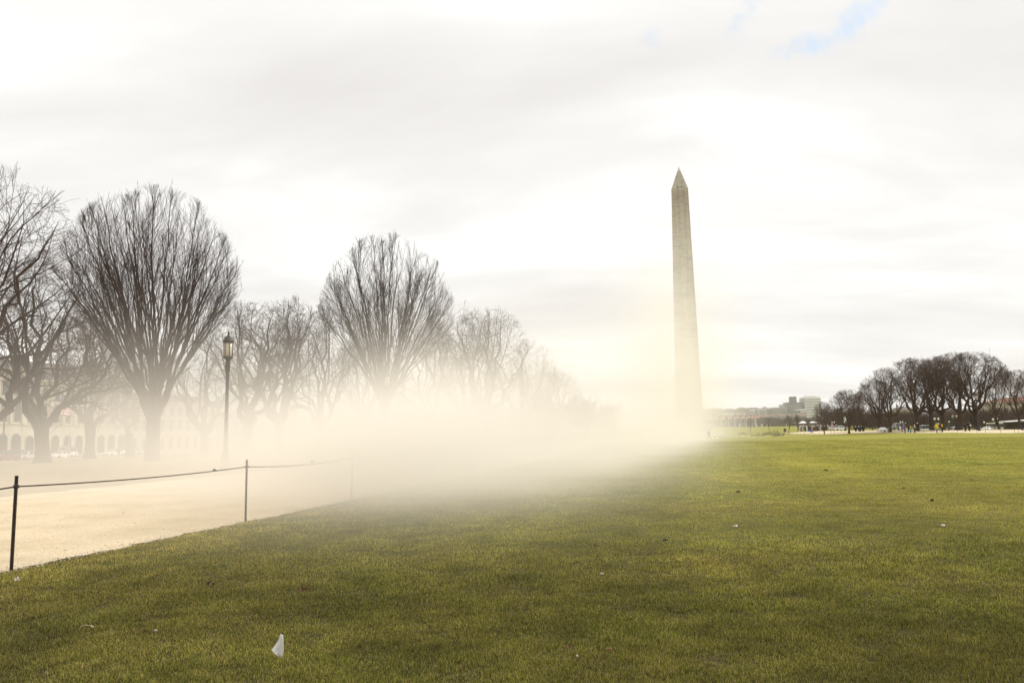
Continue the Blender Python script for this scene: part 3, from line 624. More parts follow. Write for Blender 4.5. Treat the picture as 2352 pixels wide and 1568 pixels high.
# right-hand elms
GR_ = 'bare elms lining the right side of the park'
R1 = tree_meshes(elm_tree(41, 18, 8.4, 9.6, 4.6, 6, .016, .18, .88, 1.0, .42, thick=1.25), BARK2, TWIG2)
R2 = tree_meshes(elm_tree(42, 18, 7.8, 9.8, 3.8, 7, .016, .18, .88, .95, .42, thick=1.25), BARK2, TWIG2)
R3 = tree_meshes(elm_tree(43, 16, 7.4, 8.0, 2.6, 6, .016, .18, .84, 1.0, .36), BARK2, TWIG2)
for a in (
    (R3, 16, 1894, 200, 921, .5, 'low spreading bare tree nearest to the white striped tower', .62),
    (R3, 16, 1951, 190, 893, 2.5, 'wide bare tree with many low limbs beside the crowd', .85),
    (R3, 16, 1983, 205, 898, 4.2, 'bare tree between the wide low one and the first tall elms', .8),
    (R2, 18, 2020, 188, 872, 1.0, 'bare elm on the falling left shoulder of the tall group', .72),
    (R1, 18, 2046, 176, 843, 3.1, 'dark-trunked bare elm stepping up to the tall group', .78),
    (R2, 18, 2109, 178, 820, 5.0, 'tall bare elm with a leaning forked trunk behind the walkers in yellow scarves', .85),
    (R1, 18, 2140, 190, 822, .2, 'tall bare elm behind the person in the yellow raincoat', .8),
    (R2, 18, 2168, 182, 816, 2.2, 'tall bare elm forking right behind the bench by the twin lamp', .8),
    (R1, 18, 2206, 172, 808, 1.7, 'tallest bare elm, beside the dark litter bin', .85),
    (R2, 18, 2247, 174, 806, 3.9, 'broad bare elm with a double trunk behind the tall lamp post', .85),
    (R3, 16, 2296, 186, 835, 5.5, 'thin-limbed bare tree in front of the white tents', .62),
    (R1, 18, 2345, 160, 848, 4.6, 'bare elm with crooked limbs cut by the right edge', .75),
    (R2, 18, 2415, 165, 830, .9, 'bare elm leaning in from outside the right edge', .8)):
    put('elm_tree', *a[:6], a[6], GR_, a[7] * 1.22)
# slim young trees and shrubs on the knoll
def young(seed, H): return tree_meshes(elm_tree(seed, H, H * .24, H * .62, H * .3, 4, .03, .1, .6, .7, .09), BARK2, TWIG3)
Y1, Y2 = young(51, 7), young(52, 7)
for k, (px, Y, top, lab) in enumerate(((1725, 250, 957, 'slim young bare tree left of the brown shrubs on the knoll'), (1812, 230, 951, 'slim young bare tree behind the dark bin on the knoll'), (1832, 236, 950, 'slim young bare tree left of the crowd'), (1768, 262, 962, 'slim young bare tree above the brown shrubs'), (1858, 240, 958, 'slim young bare tree standing in front of the crowd'))):
    put('young_tree', (Y1, Y2)[k % 2], 7, px, Y, top, k * 1.3, lab, 'young trees on the knoll')
def shrub_mesh(seed, w, h, n=110):
    T = Tree(seed); r = T.r
    for i in range(n):
        a = r.random() * 6.283; q = math.sqrt(r.random()) * w * .4; p = Vector((q * math.cos(a), q * math.sin(a) * .6, -.1)); d = Vector((p.x * .35, p.y * .35, 1)).normalized()
        T.branch(p, d, h * r.uniform(.3, 1.1) * (1 - .5 * q / (w * .4)), .022, .010, 4, .2, .0, T.small)
    return T
for k, (px, Y, w, h, lab) in enumerate(((1706, 240, 4.5, 1.5, 'small reddish-brown shrub at the foot of the knoll near the walker'), (1743, 225, 5.5, 1.9, 'widest brown twiggy shrub on the knoll'), (1764, 232, 3.5, 1.6, 'rounded pale brown shrub right of the widest one'), (1787, 215, 4.5, 2.6, 'taller brown shrub beside the dark bin'))):
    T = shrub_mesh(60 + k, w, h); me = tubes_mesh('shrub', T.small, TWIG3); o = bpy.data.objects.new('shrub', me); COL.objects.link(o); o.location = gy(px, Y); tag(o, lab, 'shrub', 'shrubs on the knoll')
# far woods reading as one mass
def treeline(name, spans, m, label, seed, n_, tw=.09):
    T = Tree(seed); r = T.r
    for (px0, px1, Y0, Y1, h0, h1, cnt) in spans:
        for i in range(cnt):
            u = (i + r.random()) / cnt; p = gy(px0 + (px1 - px0) * u, Y0 + (Y1 - Y0) * r.random()); h = r.uniform(h0, h1)
            T.big.append(([p + Vector((0, 0, -.5)), p + Vector((0, 0, h * .4)), p + Vector((r.uniform(-.5, .5), 0, h * .8))], [h * .022, h * .016, h * .008]))
            for _ in range(n_):
                z = h * r.uniform(.12, .75); a = r.random() * 6.283; el = r.uniform(.2, 1.2); d = Vector((math.cos(a) * math.sin(el), math.sin(a) * math.sin(el), math.cos(el)))
                q = p + Vector((0, 0, z)) + Vector((math.cos(a), math.sin(a), 0)) * r.uniform(0, h * .2)
                T.branch(q, d, h * r.uniform(.12, .30), tw * h / 12, tw * .4 * h / 12, 2, .2, .05, T.big)
    me = tubes_mesh(name, T.big, m); o = bpy.data.objects.new(name, me); COL.objects.link(o); tag(o, label, 'trees', kind='stuff')
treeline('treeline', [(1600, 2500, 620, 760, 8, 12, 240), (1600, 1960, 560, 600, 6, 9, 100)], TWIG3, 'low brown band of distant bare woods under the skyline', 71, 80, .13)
treeline('treeline', [(1890, 2480, 260, 330, 6.5, 9.5, 150)], TWIG2, 'dark brown mass of bare trees behind the right-hand elms', 72, 120, .12)
treeline('treeline', [(150, 1420, 235, 300, 10, 15, 150)], TWIG2, 'veiled brown woods behind the left row of elms', 73, 60)
# ------------------------------------------------------------------ rope fence along the lawn edge
GF = 'steel posts of the rope fence along the lawn edge'
def post_mesh(h):
    mb = MB(); w = .020
    pr = [(-w, -w * .3), (-w * .2, -w * .3), (-w * .2, -w), (w * .2, -w), (w * .2, -w * .3), (w, -w * .3), (w, w * .5), (-w, w * .5)]
    mb.rings([[(x * (1 if z < h else .9), y * (1 if z < h else .9), z) for x, y in pr] for z in (-.25, h * .5, h - .004, h)])
    for k in range(9): mb.box((0, w * .5 + .004, .15 + k * (h - .25) / 8), (.022, .010, .02))
    return mb
p1, p2_, p3_ = gp(26, 1312), gp(564, 1198), gp(808, 1144)
fence_pts = [Vector((*xy(EDGE - .05, st(p1.x, p1.y)[1] - 5.6), 0)), p1, p2_, p3_]
dt_ = st(p3_.x, p3_.y)[1] - st(p2_.x, p2_.y)[1]
tcur = st(p3_.x, p3_.y)[1]
while tcur < 29: tcur += dt_; fence_pts.append(Vector((*xy(EDGE - .02, tcur), 0)))
p_pm = post_mesh(1.17); proto_post = None
clipm = MB().lathe([(.034, -.02), (.036, 0), (.034, .02)], 8)
for k, p in enumerate(fence_pts):
    lab = ['fence post just outside the left edge of the lawn', 'nearest dark steel fence post at the left edge, flecked with paint', 'second fence post, paler in the dust, standing on the lawn corner', 'third fence post, a faint line almost lost in the dust'][k] if k < 4 else 'last fence post, hidden deep in the dust cloud' if k == len(fence_pts) - 1 else 'fourth fence post, swallowed by the dust beyond the third one'
    if proto_post is None:
        proto_post = t = thing('fence_post', p); p_pm.build('post', POSTM, t); o = clipm.build('rope_clip', IRON, t); o.location.z = 1.035
    else: t = copy_tree(proto_post); t.location = p
    t.location.z = gz(p.x, p.y); tag(t, lab, 'fence post', GF); t.rotation_euler = (0, -.012 * (k == 1), 1.2)
    if k == 1: t.rotation_euler = (0, 0, 1.2)
mb = MB(); rp = []
for a, b, sag in zip(fence_pts[:-1], fence_pts[1:], [.10, .04, .07] + [.09] * 40):
    for i in range(12):
        u = i / 12; q = a.lerp(b, u); rp.append((q.x, q.y, gz(q.x, q.y) + 1.035 - 4 * sag * u * (1 - u)))
q = fence_pts[-1]; rp.append((q.x, q.y, 1.035)); mb.tube(rp, .0105, 6)
for fr_ in ((1, .80), (2, .55)):
    a, b = fence_pts[fr_[0]], fence_pts[fr_[0] + 1]; q = a.lerp(b, fr_[1]); mb.tube([(q.x - .03, q.y, 1.02), (q.x, q.y, 1.03), (q.x + .035, q.y, 1.018)], [.012, .024, .012], 6)
ro = mb.build('fence_rope', ROPE); tag(ro, 'dark rope strung between the steel fence posts along the lawn edge', 'rope')
# thin fence sticks of the right-hand lawn edge
GF2 = 'thin dark fence sticks along the far lawn edge'
first = None
whr = {2015.5: 'left of the group in yellow scarves', 2043: 'left of the person in purple', 2055.5: 'close left of the person in purple', 2122.5: 'midway between the scarf group and the raincoat', 2139.6: 'just left of the yellow raincoat', 2160: 'between the yellow raincoat and the dark coat', 2199.6: 'in front of the litter bin', 2244: 'left of the tall lamp foot', 2264: 'right of the tall lamp foot', 2298.5: 'in front of the white tents', 2330.5: 'right of the tents', 2339: 'next to the person at the right edge'}
for px, wh in whr.items():
    p = gp(px, 994.0); 
    if first is None: first = MB().tube([(0, 0, -.2), (0, 0, .6), (.01, 0, 1.15)], .022, 6).build('fence_stick', POSTM); t = first
    else: t = first.copy(); COL.objects.link(t)
    t.location = p; tag(t, 'thin dark fence stick ' + wh, 'fence post', GF2)

# ------------------------------------------------------------------ lamps
def lamp_tall(h=6.95):
    t = thing('street_lamp', (0, 0, 0)); k = h - 1.25
    MB().lathe([(.30, -.2), (.30, .12), (.22, .2), (.20, .75), (.14, .95), (.105, 1.1), (.088, k * .6), (.075, k - .75), (.105, k - .7), (.095, k - .62), (.125, k - .55), (.13, k - .12), (.10, k - .06), (.17, k), (.20, k + .04)], 14).build('pole', IRON, t, True)
    ln = MB(); ln.lathe([(.235, k + .04), (.25, k + .07), (.25, k + .12), (.22, k + .14)], 16)
    for i in range(6):
        a = i * math.pi / 3 + .2; ln.tube([(math.cos(a) * .215, math.sin(a) * .215, k + .12), (math.cos(a) * .235, math.sin(a) * .235, k + .86)], .020, 5)
    lo = ln.build('lantern_frame', IRON, t)
    MB().lathe([(.195, k + .13), (.205, k + .5), (.215, k + .86)], 16).build('lantern_glass', LGLASS, lo, True)
    MB().lathe([(.235, k + .85), (.275, k + .88), (.285, k + .99), (.25, k + 1.01), (.235, k + 1.03), (.20, k + 1.13), (.12, k + 1.2), (.07, k + 1.24), (.06, k + 1.28)], 16).build('cap', IRON, t, True)
    MB().lathe([(.03, k + 1.28), (.05, k + 1.32), (.065, k + 1.37), (.05, k + 1.42), (.02, k + 1.45), (.025, k + 1.48), (.005, k + 1.55)], 10).build('finial', IRON, t, True)
    return t
L0 = lamp_tall(); GLP = 'tall lantern lamp posts along the gravel paths'; used = False
def lamp_at(px, Y, lab, top=None):
    global used
    t = L0 if not used else copy_tree(L0); used = True
    t.location = gy(px, Y); t.rotation_euler = (0, 0, px * .7)
    if top is not None:
        lo, hi = 3, 12
        for _ in range(25):
            mid = (lo + hi) / 2
            if project(t.location + Vector((0, 0, mid)))[1] > top: lo = mid
            else: hi = mid
        t.scale = (lo / 7.25,) * 3
    tag(t, lab, 'street lamp', GLP)
lamp_at(519, 39, 'nearest tall dark lamp post with milky lantern, its foot fading into the dust', 757)
lamp_at(888, 60, 'lamp post whose lantern shows in front of the second vase tree', 846)
lamp_at(1066, 80, 'lamp post whose small lantern barely clears the dust', 892)
lamp_at(1200, 101, 'lamp post buried in the thick dust')
lamp_at(8, 128, 'thin lamp post at the left edge beside the stone building', 918)
for px, Y, top, lab in ((2250, 150, 900, 'largest tall lamp post right of the litter bin, on the gravel edge'), (2145, 176, 916, 'tall lamp post between the raincoat and the tall elms'), (2065, 205, 926, 'tall lamp post behind the person in maroon'), (2005, 235, 933, 'tall lamp post left of the white tent'), (1942, 262, 954, 'farthest tall lamp post, with a white banner')):
    lamp_at(px, Y, lab, top)
b = MB(); q = gy(1943.2, 262); b.box((q.x, q.y, q.z + 3.4), (.7, .08, 2.2)); tag(b.build('banner', WHITE), 'narrow white banner hanging at the farthest tall lamp post', 'banner')
def twin_lamp(single=False):
    t = thing('globe_lamp', (0, 0, 0))
    MB().lathe([(.2, -.1), (.2, .1), (.12, .4), (.07, .7), (.055, 3.2), (.08, 3.25), (.04, 3.4)], 10).build('pole', IRON, t, True)
    if single: MB().lathe([(.06, 3.35), (.2, 3.5), (.23, 3.7), (.16, 3.9), (.05, 4.0)], 12).build('globe', GLOBE, t, True)
    else:
        MB().tube([(-.5, 0, 3.25), (-.45, 0, 3.1), (0, 0, 3.2), (.45, 0, 3.1), (.5, 0, 3.25)], .035, 6).build('cross_arm', IRON, t)
        for s_ in (-.5, .5): MB().lathe([(.05, 3.22), (.2, 3.38), (.25, 3.58), (.2, 3.78), (.05, 3.88)], 12, (s_, 0, 0)).build('globe', GLOBE, t, True)
    return t
tw, sg = twin_lamp(), twin_lamp(True)
for i, (px, Y, top, lab) in enumerate(((2154, 215, 959, 'twin globe lamp behind the yellow raincoat'), (2196, 180, 953, 'nearest twin globe lamp with a green street sign, left of the litter bin'), (2289, 200, 960, 'twin globe lamp in front of the white tents'), (2073, 230, 967, 'twin globe lamp behind the scarf group'), (1915.5, 250, 968, 'twin globe lamp beside the pink and white sign'))):
    t = tw if i == 0 else copy_tree(tw); t.location = gy(px, Y); h = 0
    lo, hi = 1, 12
    for _ in range(25):
        mid = (lo + hi) / 2
        if project(t.location + Vector((0, 0, mid)))[1] > top: lo = mid
        else: hi = mid
    t.scale = (lo / 3.88,) * 3; tag(t, lab, 'street lamp', 'globe lamps along the far street')
for i, (px, Y, top, lab) in enumerate(((2082, 225, 970, 'single globe lamp right of the twin one behind the scarf group'), (2157.5, 235, 971, 'single globe lamp beside the dark-coated walker'), (2182.5, 205, 966, 'single globe lamp above the seated person in green'), (2263, 220, 967, 'single globe lamp right of the tall lamp foot'))):
    t = sg if i == 0 else copy_tree(sg); t.location = gy(px, Y); lo, hi = 1, 12
    for _ in range(25):
        mid = (lo + hi) / 2
        if project(t.location + Vector((0, 0, mid)))[1] > top: lo = mid
        else: hi = mid
    t.scale = (lo / 4.0,) * 3; tag(t, lab, 'street lamp', 'globe lamps along the far street')
q = gy(2192.5, 180); b = MB(); b.tube([(q.x, q.y, q.z), (q.x, q.y, q.z + 3.0)], .04, 6); t = thing('street_sign', q, 0, 'small green street sign on a thin pole beside the nearest twin globe lamp', 'sign')
MB().tube([(0, 0, 0), (0, 0, 2.9)], .035, 6).build('pole', IRON, t); MB().box((0, -.05, 2.6), (.9, .04, .32)).build('panel', mat('green_sign', (.05, .22, .12), .5, .1, 4), t)

# ------------------------------------------------------------------ stone office building on the left
def facade_building(name, org, rz, L, D, wall_m, roof_m, label, levels, bays, H, roofh, cat='building', extra=None, arch=False):
    """long building, facade along local +x facing local -y"""
    t = thing(name, org, rz, label, cat)
    w = MB(); w.bb(0, L, 0, D, -3, H); w.build('wall', wall_m, t)
    c = MB()
    for z, pr, hh in ((H - .02, .55, .5), (H - .9, .25, .3)) + tuple((l[0] - .75, .14, .28) for l in levels[1:]): c.bb(-pr, L + pr, -pr, D + pr, z, z + hh)
    c.build('cornice', STONE if wall_m is not STONE else STONE_D, t)
    if roofh:
        r = MB(); z = H + .5; r.add([(-.3, -.3, z), (L + .3, -.3, z), (L + .3, D + .3, z), (-.3, D + .3, z), (D * .3, D * .35, z + roofh), (L - D * .3, D * .35, z + roofh), (L - D * .3, D * .65, z + roofh), (D * .3, D * .65, z + roofh)],
              [(0, 1, 5, 4), (1, 2, 6, 5), (2, 3, 7, 6), (3, 0, 4, 7), (4, 5, 6, 7)]); r.build('roof', roof_m, t)
    bw = L / bays
    for li, (z, h, ww, ar) in enumerate(levels):
        for k in range(bays):
            x = (k + .5) * bw; n = 8 if ar else 1
            def outline(hw, top, y, x=x, z=z):
                if not ar: return [(x - hw, y, z), (x + hw, y, z), (x + hw, y, z + top), (x - hw, y, z + top)]
                return [(x - hw, y, z), (x + hw, y, z)] + [(x + hw * math.cos(a), y, z + top - hw + hw * math.sin(a)) for a in [math.pi * i / n for i in range(n + 1)]]
            o1, o2 = outline(ww / 2 + .22, h + .22, -.10), outline(ww / 2, h, -.10); o3 = outline(ww / 2, h, -.02); n1 = len(o1)
            f = MB(); f.add(o1 + o2 + o3 + [(a, -0.0, c_) for a, _, c_ in o1], [(i, (i + 1) % n1, (i + 1) % n1 + n1, i + n1) for i in range(n1)] + [(i + n1, (i + 1) % n1 + n1, (i + 1) % n1 + 2 * n1, i + 2 * n1) for i in range(n1)] + [(i + 3 * n1, (i + 1) % n1 + 3 * n1, (i + 1) % n1, i) for i in range(n1)])
            fo = f.build('window', STONE_D, t)
            g_ = MB(); g_.add(outline(ww / 2 - .01, h - .01, -.03), [tuple(range(n1))]); 
            if not ar: g_.bb(x - .03, x + .03, -.06, -.035, z + .02, z + h - .02)
            g_.build('pane', PANE, fo)
    if arch:
        b_ = MB()
        for k in range(bays + 1):
            x = min(max(k * bw, .3), L - .3); b_.bb(x - .3, x + .3, -.28, -.001, levels[1][0] - .4, H - 1.0)
        b_.build('pilaster', wall_m, t)
        b2 = MB(); zz0 = .3
        while zz0 < levels[1][0] - 1.3:
            for k in range(bays + 1):
                x0 = 0 if k == 0 else (k - .5) * bw + levels[0][2] / 2 + .28; x1 = L if k == bays else (k + .5) * bw - levels[0][2] / 2 - .28
                if x1 > x0: b2.bb(x0, x1, -.07, -.001, zz0, zz0 + .42)
            zz0 += .52
        b2.build('rusticated_trim', wall_m, t)
    return t
SB = -141.0
def along(px, s_):      # t of the point in column px at park offset s
    r = ray(px, 1000); kx = r.x / r.y; Y = s_ / (kx * CA - SA); return st(kx * Y, Y)[1]
RZB = math.pi / 2 - AX          # local +x runs along the park axis, local -y faces the park
def bpos(t, s_, z): return Vector((*xy(s_, t), z))
zb = -1.75
t0, t1 = along(-190, SB + 7), along(52, SB + 7)
facade_building('stone_building', bpos(t0, SB + 7, zb), RZB, t1 - t0, 22, STONE, ROOF, 'projecting end block of pale stone with arched ground-floor openings, at the left edge', [(.2, 4.6, 2.3, True), (7.3, 4.2, 1.5, False), (12.6, 3.0, 1.5, False)], 7, 17.6, 3.5, arch=True)
t2 = along(290, SB)
mn = facade_building('stone_building', bpos(t1 + .05, SB, zb), RZB, t2 - t1, 16, STONE, ROOF, 'long pale stone office building behind the left elms, with dark hipped roof', [(.2, 4.2, 2.2, True), (7.3, 4.0, 1.25, False), (12.2, 2.9, 1.25, False)], 11, 16.4, 4.4, arch=True)
d = MB(); xx = (along(243, SB) - t1); d.bb(xx - 2.0, xx + 2.0, 3.0, 7.0, 16.95, 21.2); d.add([(xx - 2.2, 2.8, 21.2), (xx + 2.2, 2.8, 21.2), (xx + 2.2, 7.2, 21.2), (xx - 2.2, 7.2, 21.2), (xx, 5, 23.6)], [(0, 1, 4), (1, 2, 4), (2, 3, 4), (3, 0, 4), (3, 2, 1, 0)]); d.build('roof_turret', ROOF, mn)
t3 = along(520, SB)
facade_building('stone_building', bpos(t2 + .05, SB - 2, zb), RZB, t3 - t2, 14, STONE_D, ROOF, 'lower veiled wing of the stone office building, right of the turret', [(.4, 3.2, 1.6, False), (5.6, 3.0, 1.4, False), (9.6, 2.4, 1.4, False)], 12, 13.0, 2.5)
# striped flag hanging on the long building
fm = flag_mesh(3.6, 4.2, 9); t = thing('building_flag', bpos(along(137, SB + 2.0), SB + 2.0, zb + 13.2), RZB, 'large red and white striped flag hanging in front of the stone building', 'flag')
o = bpy.data.objects.new('flag_cloth', fm); COL.objects.link(o); o.parent = t; MB().tube([(-.1, 0, -.1), (-.1, 0, -6), (-.1, 1.9, -8)], .06, 6).build('flagstaff', IRON, t)
# pale thin poles by the street
for k, (px, lab) in enumerate(((160, 'thin pale street pole above the white sedan'), (304, 'thin pale street pole right of the first vase tree trunk'))):
    p = gy(px, 124 if k == 0 else 136); mb = MB(); mb.lathe([(.12, -.3), (.10, .2), (.07, 4), (.055, 7.0)], 8); o = mb.build('pole_shaft', mat('pale_pole', (.5, .46, .38), .5, .1, 3)); t = thing('street_pole', p, 0, lab, 'pole', 'pale poles by the left street'); o.parent = t
    MB().tube([(0, 0, 6.9), (.2, -.1, 7.25), (.9, -.3, 7.3)], [.05, .045, .08], 6).build('arm', mat('pale_pole', (.5, .46, .38)), t)

# ------------------------------------------------------------------ vehicles
def car(paint, label, kind='sedan'):
    t = thing('parked_car', (0, 0, 0), 0, label, 'car'); 
    L = 4.7; 
    def sec(x, zb_, zt, w, n=0): return [(x, -w, zb_), (x, w, zb_), (x, w * 1.03, (zb_ + zt) / 2), (x, w * .94, zt), (x, -w * .94, zt), (x, -w * 1.03, (zb_ + zt) / 2)]
    H_ = {'sedan': 1.44, 'suv': 1.78, 'van': 2.1}[kind]; belt = .92 if kind == 'sedan' else 1.08
    hood = .78 if kind == 'sedan' else .98
    MB().rings([sec(-2.35, .42, .62, .72), sec(-2.25, .28, hood - .06, .84), sec(-1.2, .24, hood + .05, .90), sec(-.9, .24, belt - .02, .90), sec(.9, .24, belt, .90), sec(1.55, .26, belt + (.02 if kind == 'sedan' else .02), .88), sec(2.2, .30, belt - .06, .84), sec(2.35, .42, .74, .74)]).build('body', paint, t, False)
    if kind == 'sedan': cab = [(-1.05, belt - .03, .84, .02), (-.35, 1.38, .66, 0), (.75, H_ - .02, .64, 0), (1.55, belt, .82, .02)]; prof = [(-.95, belt - .05, .83), (-.30, 1.37, .66), (.20, 1.42, .66), (.85, 1.36, .65), (1.60, belt - .04, .82)]
    else: prof = [(-1.1, belt - .05, .84), (-.55, H_ - .08, .70), (.4, H_ - .03, .71), (1.7, H_ - .08, .70), (2.15, belt - .05, .82)]
    g_ = MB(); v = []
    for x, z, w in prof: v += [(x, -w, z), (x, w, z)]
    n = len(prof); 
    bot = [(prof[0][0], -prof[0][2], belt - .1), (prof[0][0], prof[0][2], belt - .1)]
    fs = [(2 * i, 2 * i + 1, 2 * i + 3, 2 * i + 2) for i in range(n - 1)]
    fs += [tuple(2 * i for i in range(n)), tuple(2 * i + 1 for i in reversed(range(n)))]
    g_.add(v, fs); g_.build('windows', CARGL, t)
    r = MB(); a, b_ = prof[1], prof[-2]; zt = [p[1] for p in prof[1:-1]]
    r.rings([[(x, -w - .005, z - .045), (x, w + .005, z - .045), (x, w * .9, z + .02), (x, -w * .9, z + .02)] for x, z, w in prof[1:-1]]); r.build('roof', paint, t)
    pl_ = MB()
    for sgn in (-1, 1):
        for i, (xa, za, wa) in enumerate((prof[0], prof[-1])):
            xb, zb2, wb = prof[1] if i == 0 else prof[-2]; pl_.tube([(xa, sgn * wa, za), (xb, sgn * wb, zb2)], .04, 5)
        pl_.tube([(.25, sgn * .84, belt), (.25, sgn * .67, prof[2][1] - .03)], .035, 5)
    pl_.build('window_pillar', paint, t)  # windscreen, door and rear pillars in body paint
    for x in (-1.42, 1.42):
        for sgn in (-1, 1):
            ty = MB(); n = 18; rs = []
            for rr, y in ((.20, .0), (.32, 0), (.335, .03), (.335, .17), (.32, .20), (.20, .20)): rs.append([(x + rr * math.cos(2 * math.pi * i / n), sgn * (.74 + y), .335 + rr * math.sin(2 * math.pi * i / n)) for i in range(n)])
            wo_ = thing('wheel', (0, 0, 0)); wo_.parent = t; ty.rings(rs).build('tyre', RUB, wo_)
            rm = MB(); rm.rings([[(x + rr * math.cos(2 * math.pi * i / n), sgn * y, .335 + rr * math.sin(2 * math.pi * i / n)) for i in range(n)] for rr, y in ((.205, .80), (.205, .925), (.15, .93), (.05, .95))]).build('rim', CHROME, wo_)
    for sgn in (-1, 1):
        MB().box((-2.30, sgn * .58, .66), (.12, .30, .13)).build('headlight', CLEARL, t); MB().box((2.31, sgn * .60, .78), (.10, .26, .13)).build('tail_light', REDL, t)
        MB().rings([[(-.80, sgn * .90, .95), (-.72, sgn * .90, .95), (-.72, sgn * 1.04, .95), (-.80, sgn * 1.04, .95)], [(-.80, sgn * .90, 1.07), (-.72, sgn * .90, 1.07), (-.72, sgn * 1.05, 1.07), (-.80, sgn * 1.05, 1.07)]]).build('side_mirror', paint, t)
    MB().bb(-2.42, -2.28, -.70, .70, .34, .50).build('front_bumper', RUB if kind == 'suv' else paint, t)
    return t
def paintm(n, c): return mat(n, c, .28, .04, 1, spec=.6)
PW, PD, PS_, PR = paintm('white_car_paint', (.78, .77, .74)), paintm('dark_car_paint', (.05, .05, .055)), paintm('silver_car_paint', (.42, .42, .41)), paintm('maroon_car_paint', (.16, .04, .035))
CG = 'cars parked on the street before the stone building'
for px, s_, paint, kind, lab, turn in ((143, -107, PW, 'sedan', 'white sedan on the street right of the thick elm trunk', 0), (66, -107, PS_, 'sedan', 'silver sedan with pale windscreen left of the thick elm trunk', 0), (262, -108, PW, 'sedan', 'white sedan half lost in dust left of the first vase tree trunk', 0), (291, -111, PW, 'suv', 'white tall car behind the dusty white sedan', 0), (323, -108, PS_, 'sedan', 'silver car dimly seen left of the vase tree trunk', 0), (152, -118, PW, 'van', 'white van behind the white sedan', 0), (14, -107, PR, 'suv', 'dark maroon car at the left edge', 0), (30, -118, PD, 'suv', 'dark car behind the maroon one at the left edge', 0)):
    t_a = along(px, s_); c = car(paint, lab, kind); x, y = xy(s_, t_a); c.location = (x, y, gz(x, y) + .02); c.rotation_euler = (0, 0, math.pi / 2 - AX + (math.pi if turn else 0)); c['group'] = CG
c = car(PW, 'white car parked at the far kerb right of the pink and white sign'); c.location = gy(1927, 236, 985); c.rotation_euler = (0, 0, .35); c['group'] = 'cars on the far street'
for k, (px, Y, kind, lab) in enumerate(((2121, 228, 'van', 'white van on the far street behind the thin fence stick'), (2134, 232, 'suv', 'white tall car right of the van on the far street'), (2190, 224, 'van', 'white van on the far street left of the litter bin'), (2150, 236, 'sedan', 'white sedan on the far street behind the yellow raincoat'), (2060, 240, 'van', 'white van on the far street behind the person in purple'), (2092, 238, 'sedan', 'silver sedan on the far street behind the scarf group'), (2172, 236, 'sedan', 'dark sedan on the far street behind the seated person'))):
    c = car((PW, PW, PW, PW, PW, PS_, PD)[k], lab, kind); c.location = gy(px, Y, 985); c.rotation_euler = (0, 0, .12 * (k % 3)); c['group'] = 'cars on the far street'

# ------------------------------------------------------------------ far right: buildings, tents, benches, bins
b0, b1 = gy(2256, 420), gy(2420, 360)
L_ = (b1 - b0).length; mz = 27 * 0
mus = facade_building('museum_building', Vector((b0.x, b0.y, 0)), math.atan2(b1.y - b0.y, b1.x - b0.x), L_, 20, STONE, REDROOF, 'broad stone building with dark eaves far behind the right-hand elms', [(1.0, 3.4, 1.8, False), (6.4, 3.6, 2.2, True)], 9, 12.2, 2.6)
for px, Y, w, h, m_, lab in ((2195, 430, 7.5, 10.5, STONE, 'small pale colonnaded building seen between the elm trunks'), (2088, 520, 12, 14, STONE, 'pale gabled building glimpsed behind the scarf group'), (2040, 470, 14, 9, STONE_D, 'grey stone building low behind the white tent')):
    p = gy(px, Y); facade_building('stone_house', Vector((p.x - w / 2, p.y, 0)), 0, w, 10, m_, ROOF, lab, [(1, 2.4, 1.0, False), (5, 2.6, 1.0, False)], 5, h - 2, 2)
def tent(px, Y, w, h, lab, rz=0):
    p = gy(px, Y, 985); t = thing('tent', p, rz, lab, 'tent', 'white event tents')
    MB().rings([[(-w / 2, -w / 2, z), (w / 2, -w / 2, z), (w / 2, w / 2, z), (-w / 2, w / 2, z)] for z in (.05, h * .62)], cap=False).build('side_cloth', CLOTHW, t)
    a = w / 2 + .1; MB().add([(-a, -a, h * .60), (a, -a, h * .60), (a, a, h * .60), (-a, a, h * .60), (-a * .5, 0, h), (a * .5, 0, h)], [(0, 1, 5, 4), (1, 2, 5), (2, 3, 4, 5), (3, 0, 4), (3, 2, 1, 0)]).build('roof_cloth', CLOTHW, t)
    MB().box((0, -w / 2 - .02, h * .2), (w * .16, .03, h * .4)).build('door_opening', RUB, t)
    for sx in (-1, 1): MB().tube([(sx * w / 2, -w / 2 - .04, 0), (sx * w / 2, -w / 2 - .04, h * .6)], .05, 6).build('pole', IRON, t)
tent(2027.5, 178, 1.6, 1.15, 'small white tent left of the person in purple')
tent(2276, 215, 3.4, 2.3, 'white tent behind the single globe lamp')
tent(2262, 225, 1.6, 1.8, 'little white tent behind the tall lamp foot')
p = gy(2306, 205, 985); t = thing('tent', p, 0, 'large white sloping canopy at the right, under a dark flat roof', 'tent', 'white event tents')
MB().add([(-2.9, -1, .1), (3.1, -1, .15), (3.1, 1, .15), (-2.9, 1, .1), (-2.9, -1, 2.3), (-2.9, 1, 2.3), (-2.6, -1, 2.35), (-2.6, 1, 2.35)], [(0, 1, 6, 4), (1, 2, 7, 6), (2, 3, 5, 7), (3, 0, 4, 5), (4, 6, 7, 5)]).build('sloping_cloth', CLOTHW, t)
MB().bb(-3.4, 4.8, -1.4, 2, 2.75, 3.05).build('roof_cloth', CLOTHW, t)
for x in (-3.2, .8, 4.6): MB().tube([(x, -1.2, 0), (x, -1.2, 2.75)], .06, 6).build('pole', IRON, t)
p = gy(2345, 190, 985); t = thing('pavilion', p, 0, 'dark open pavilion with a thin white roof edge at the right', 'pavilion')
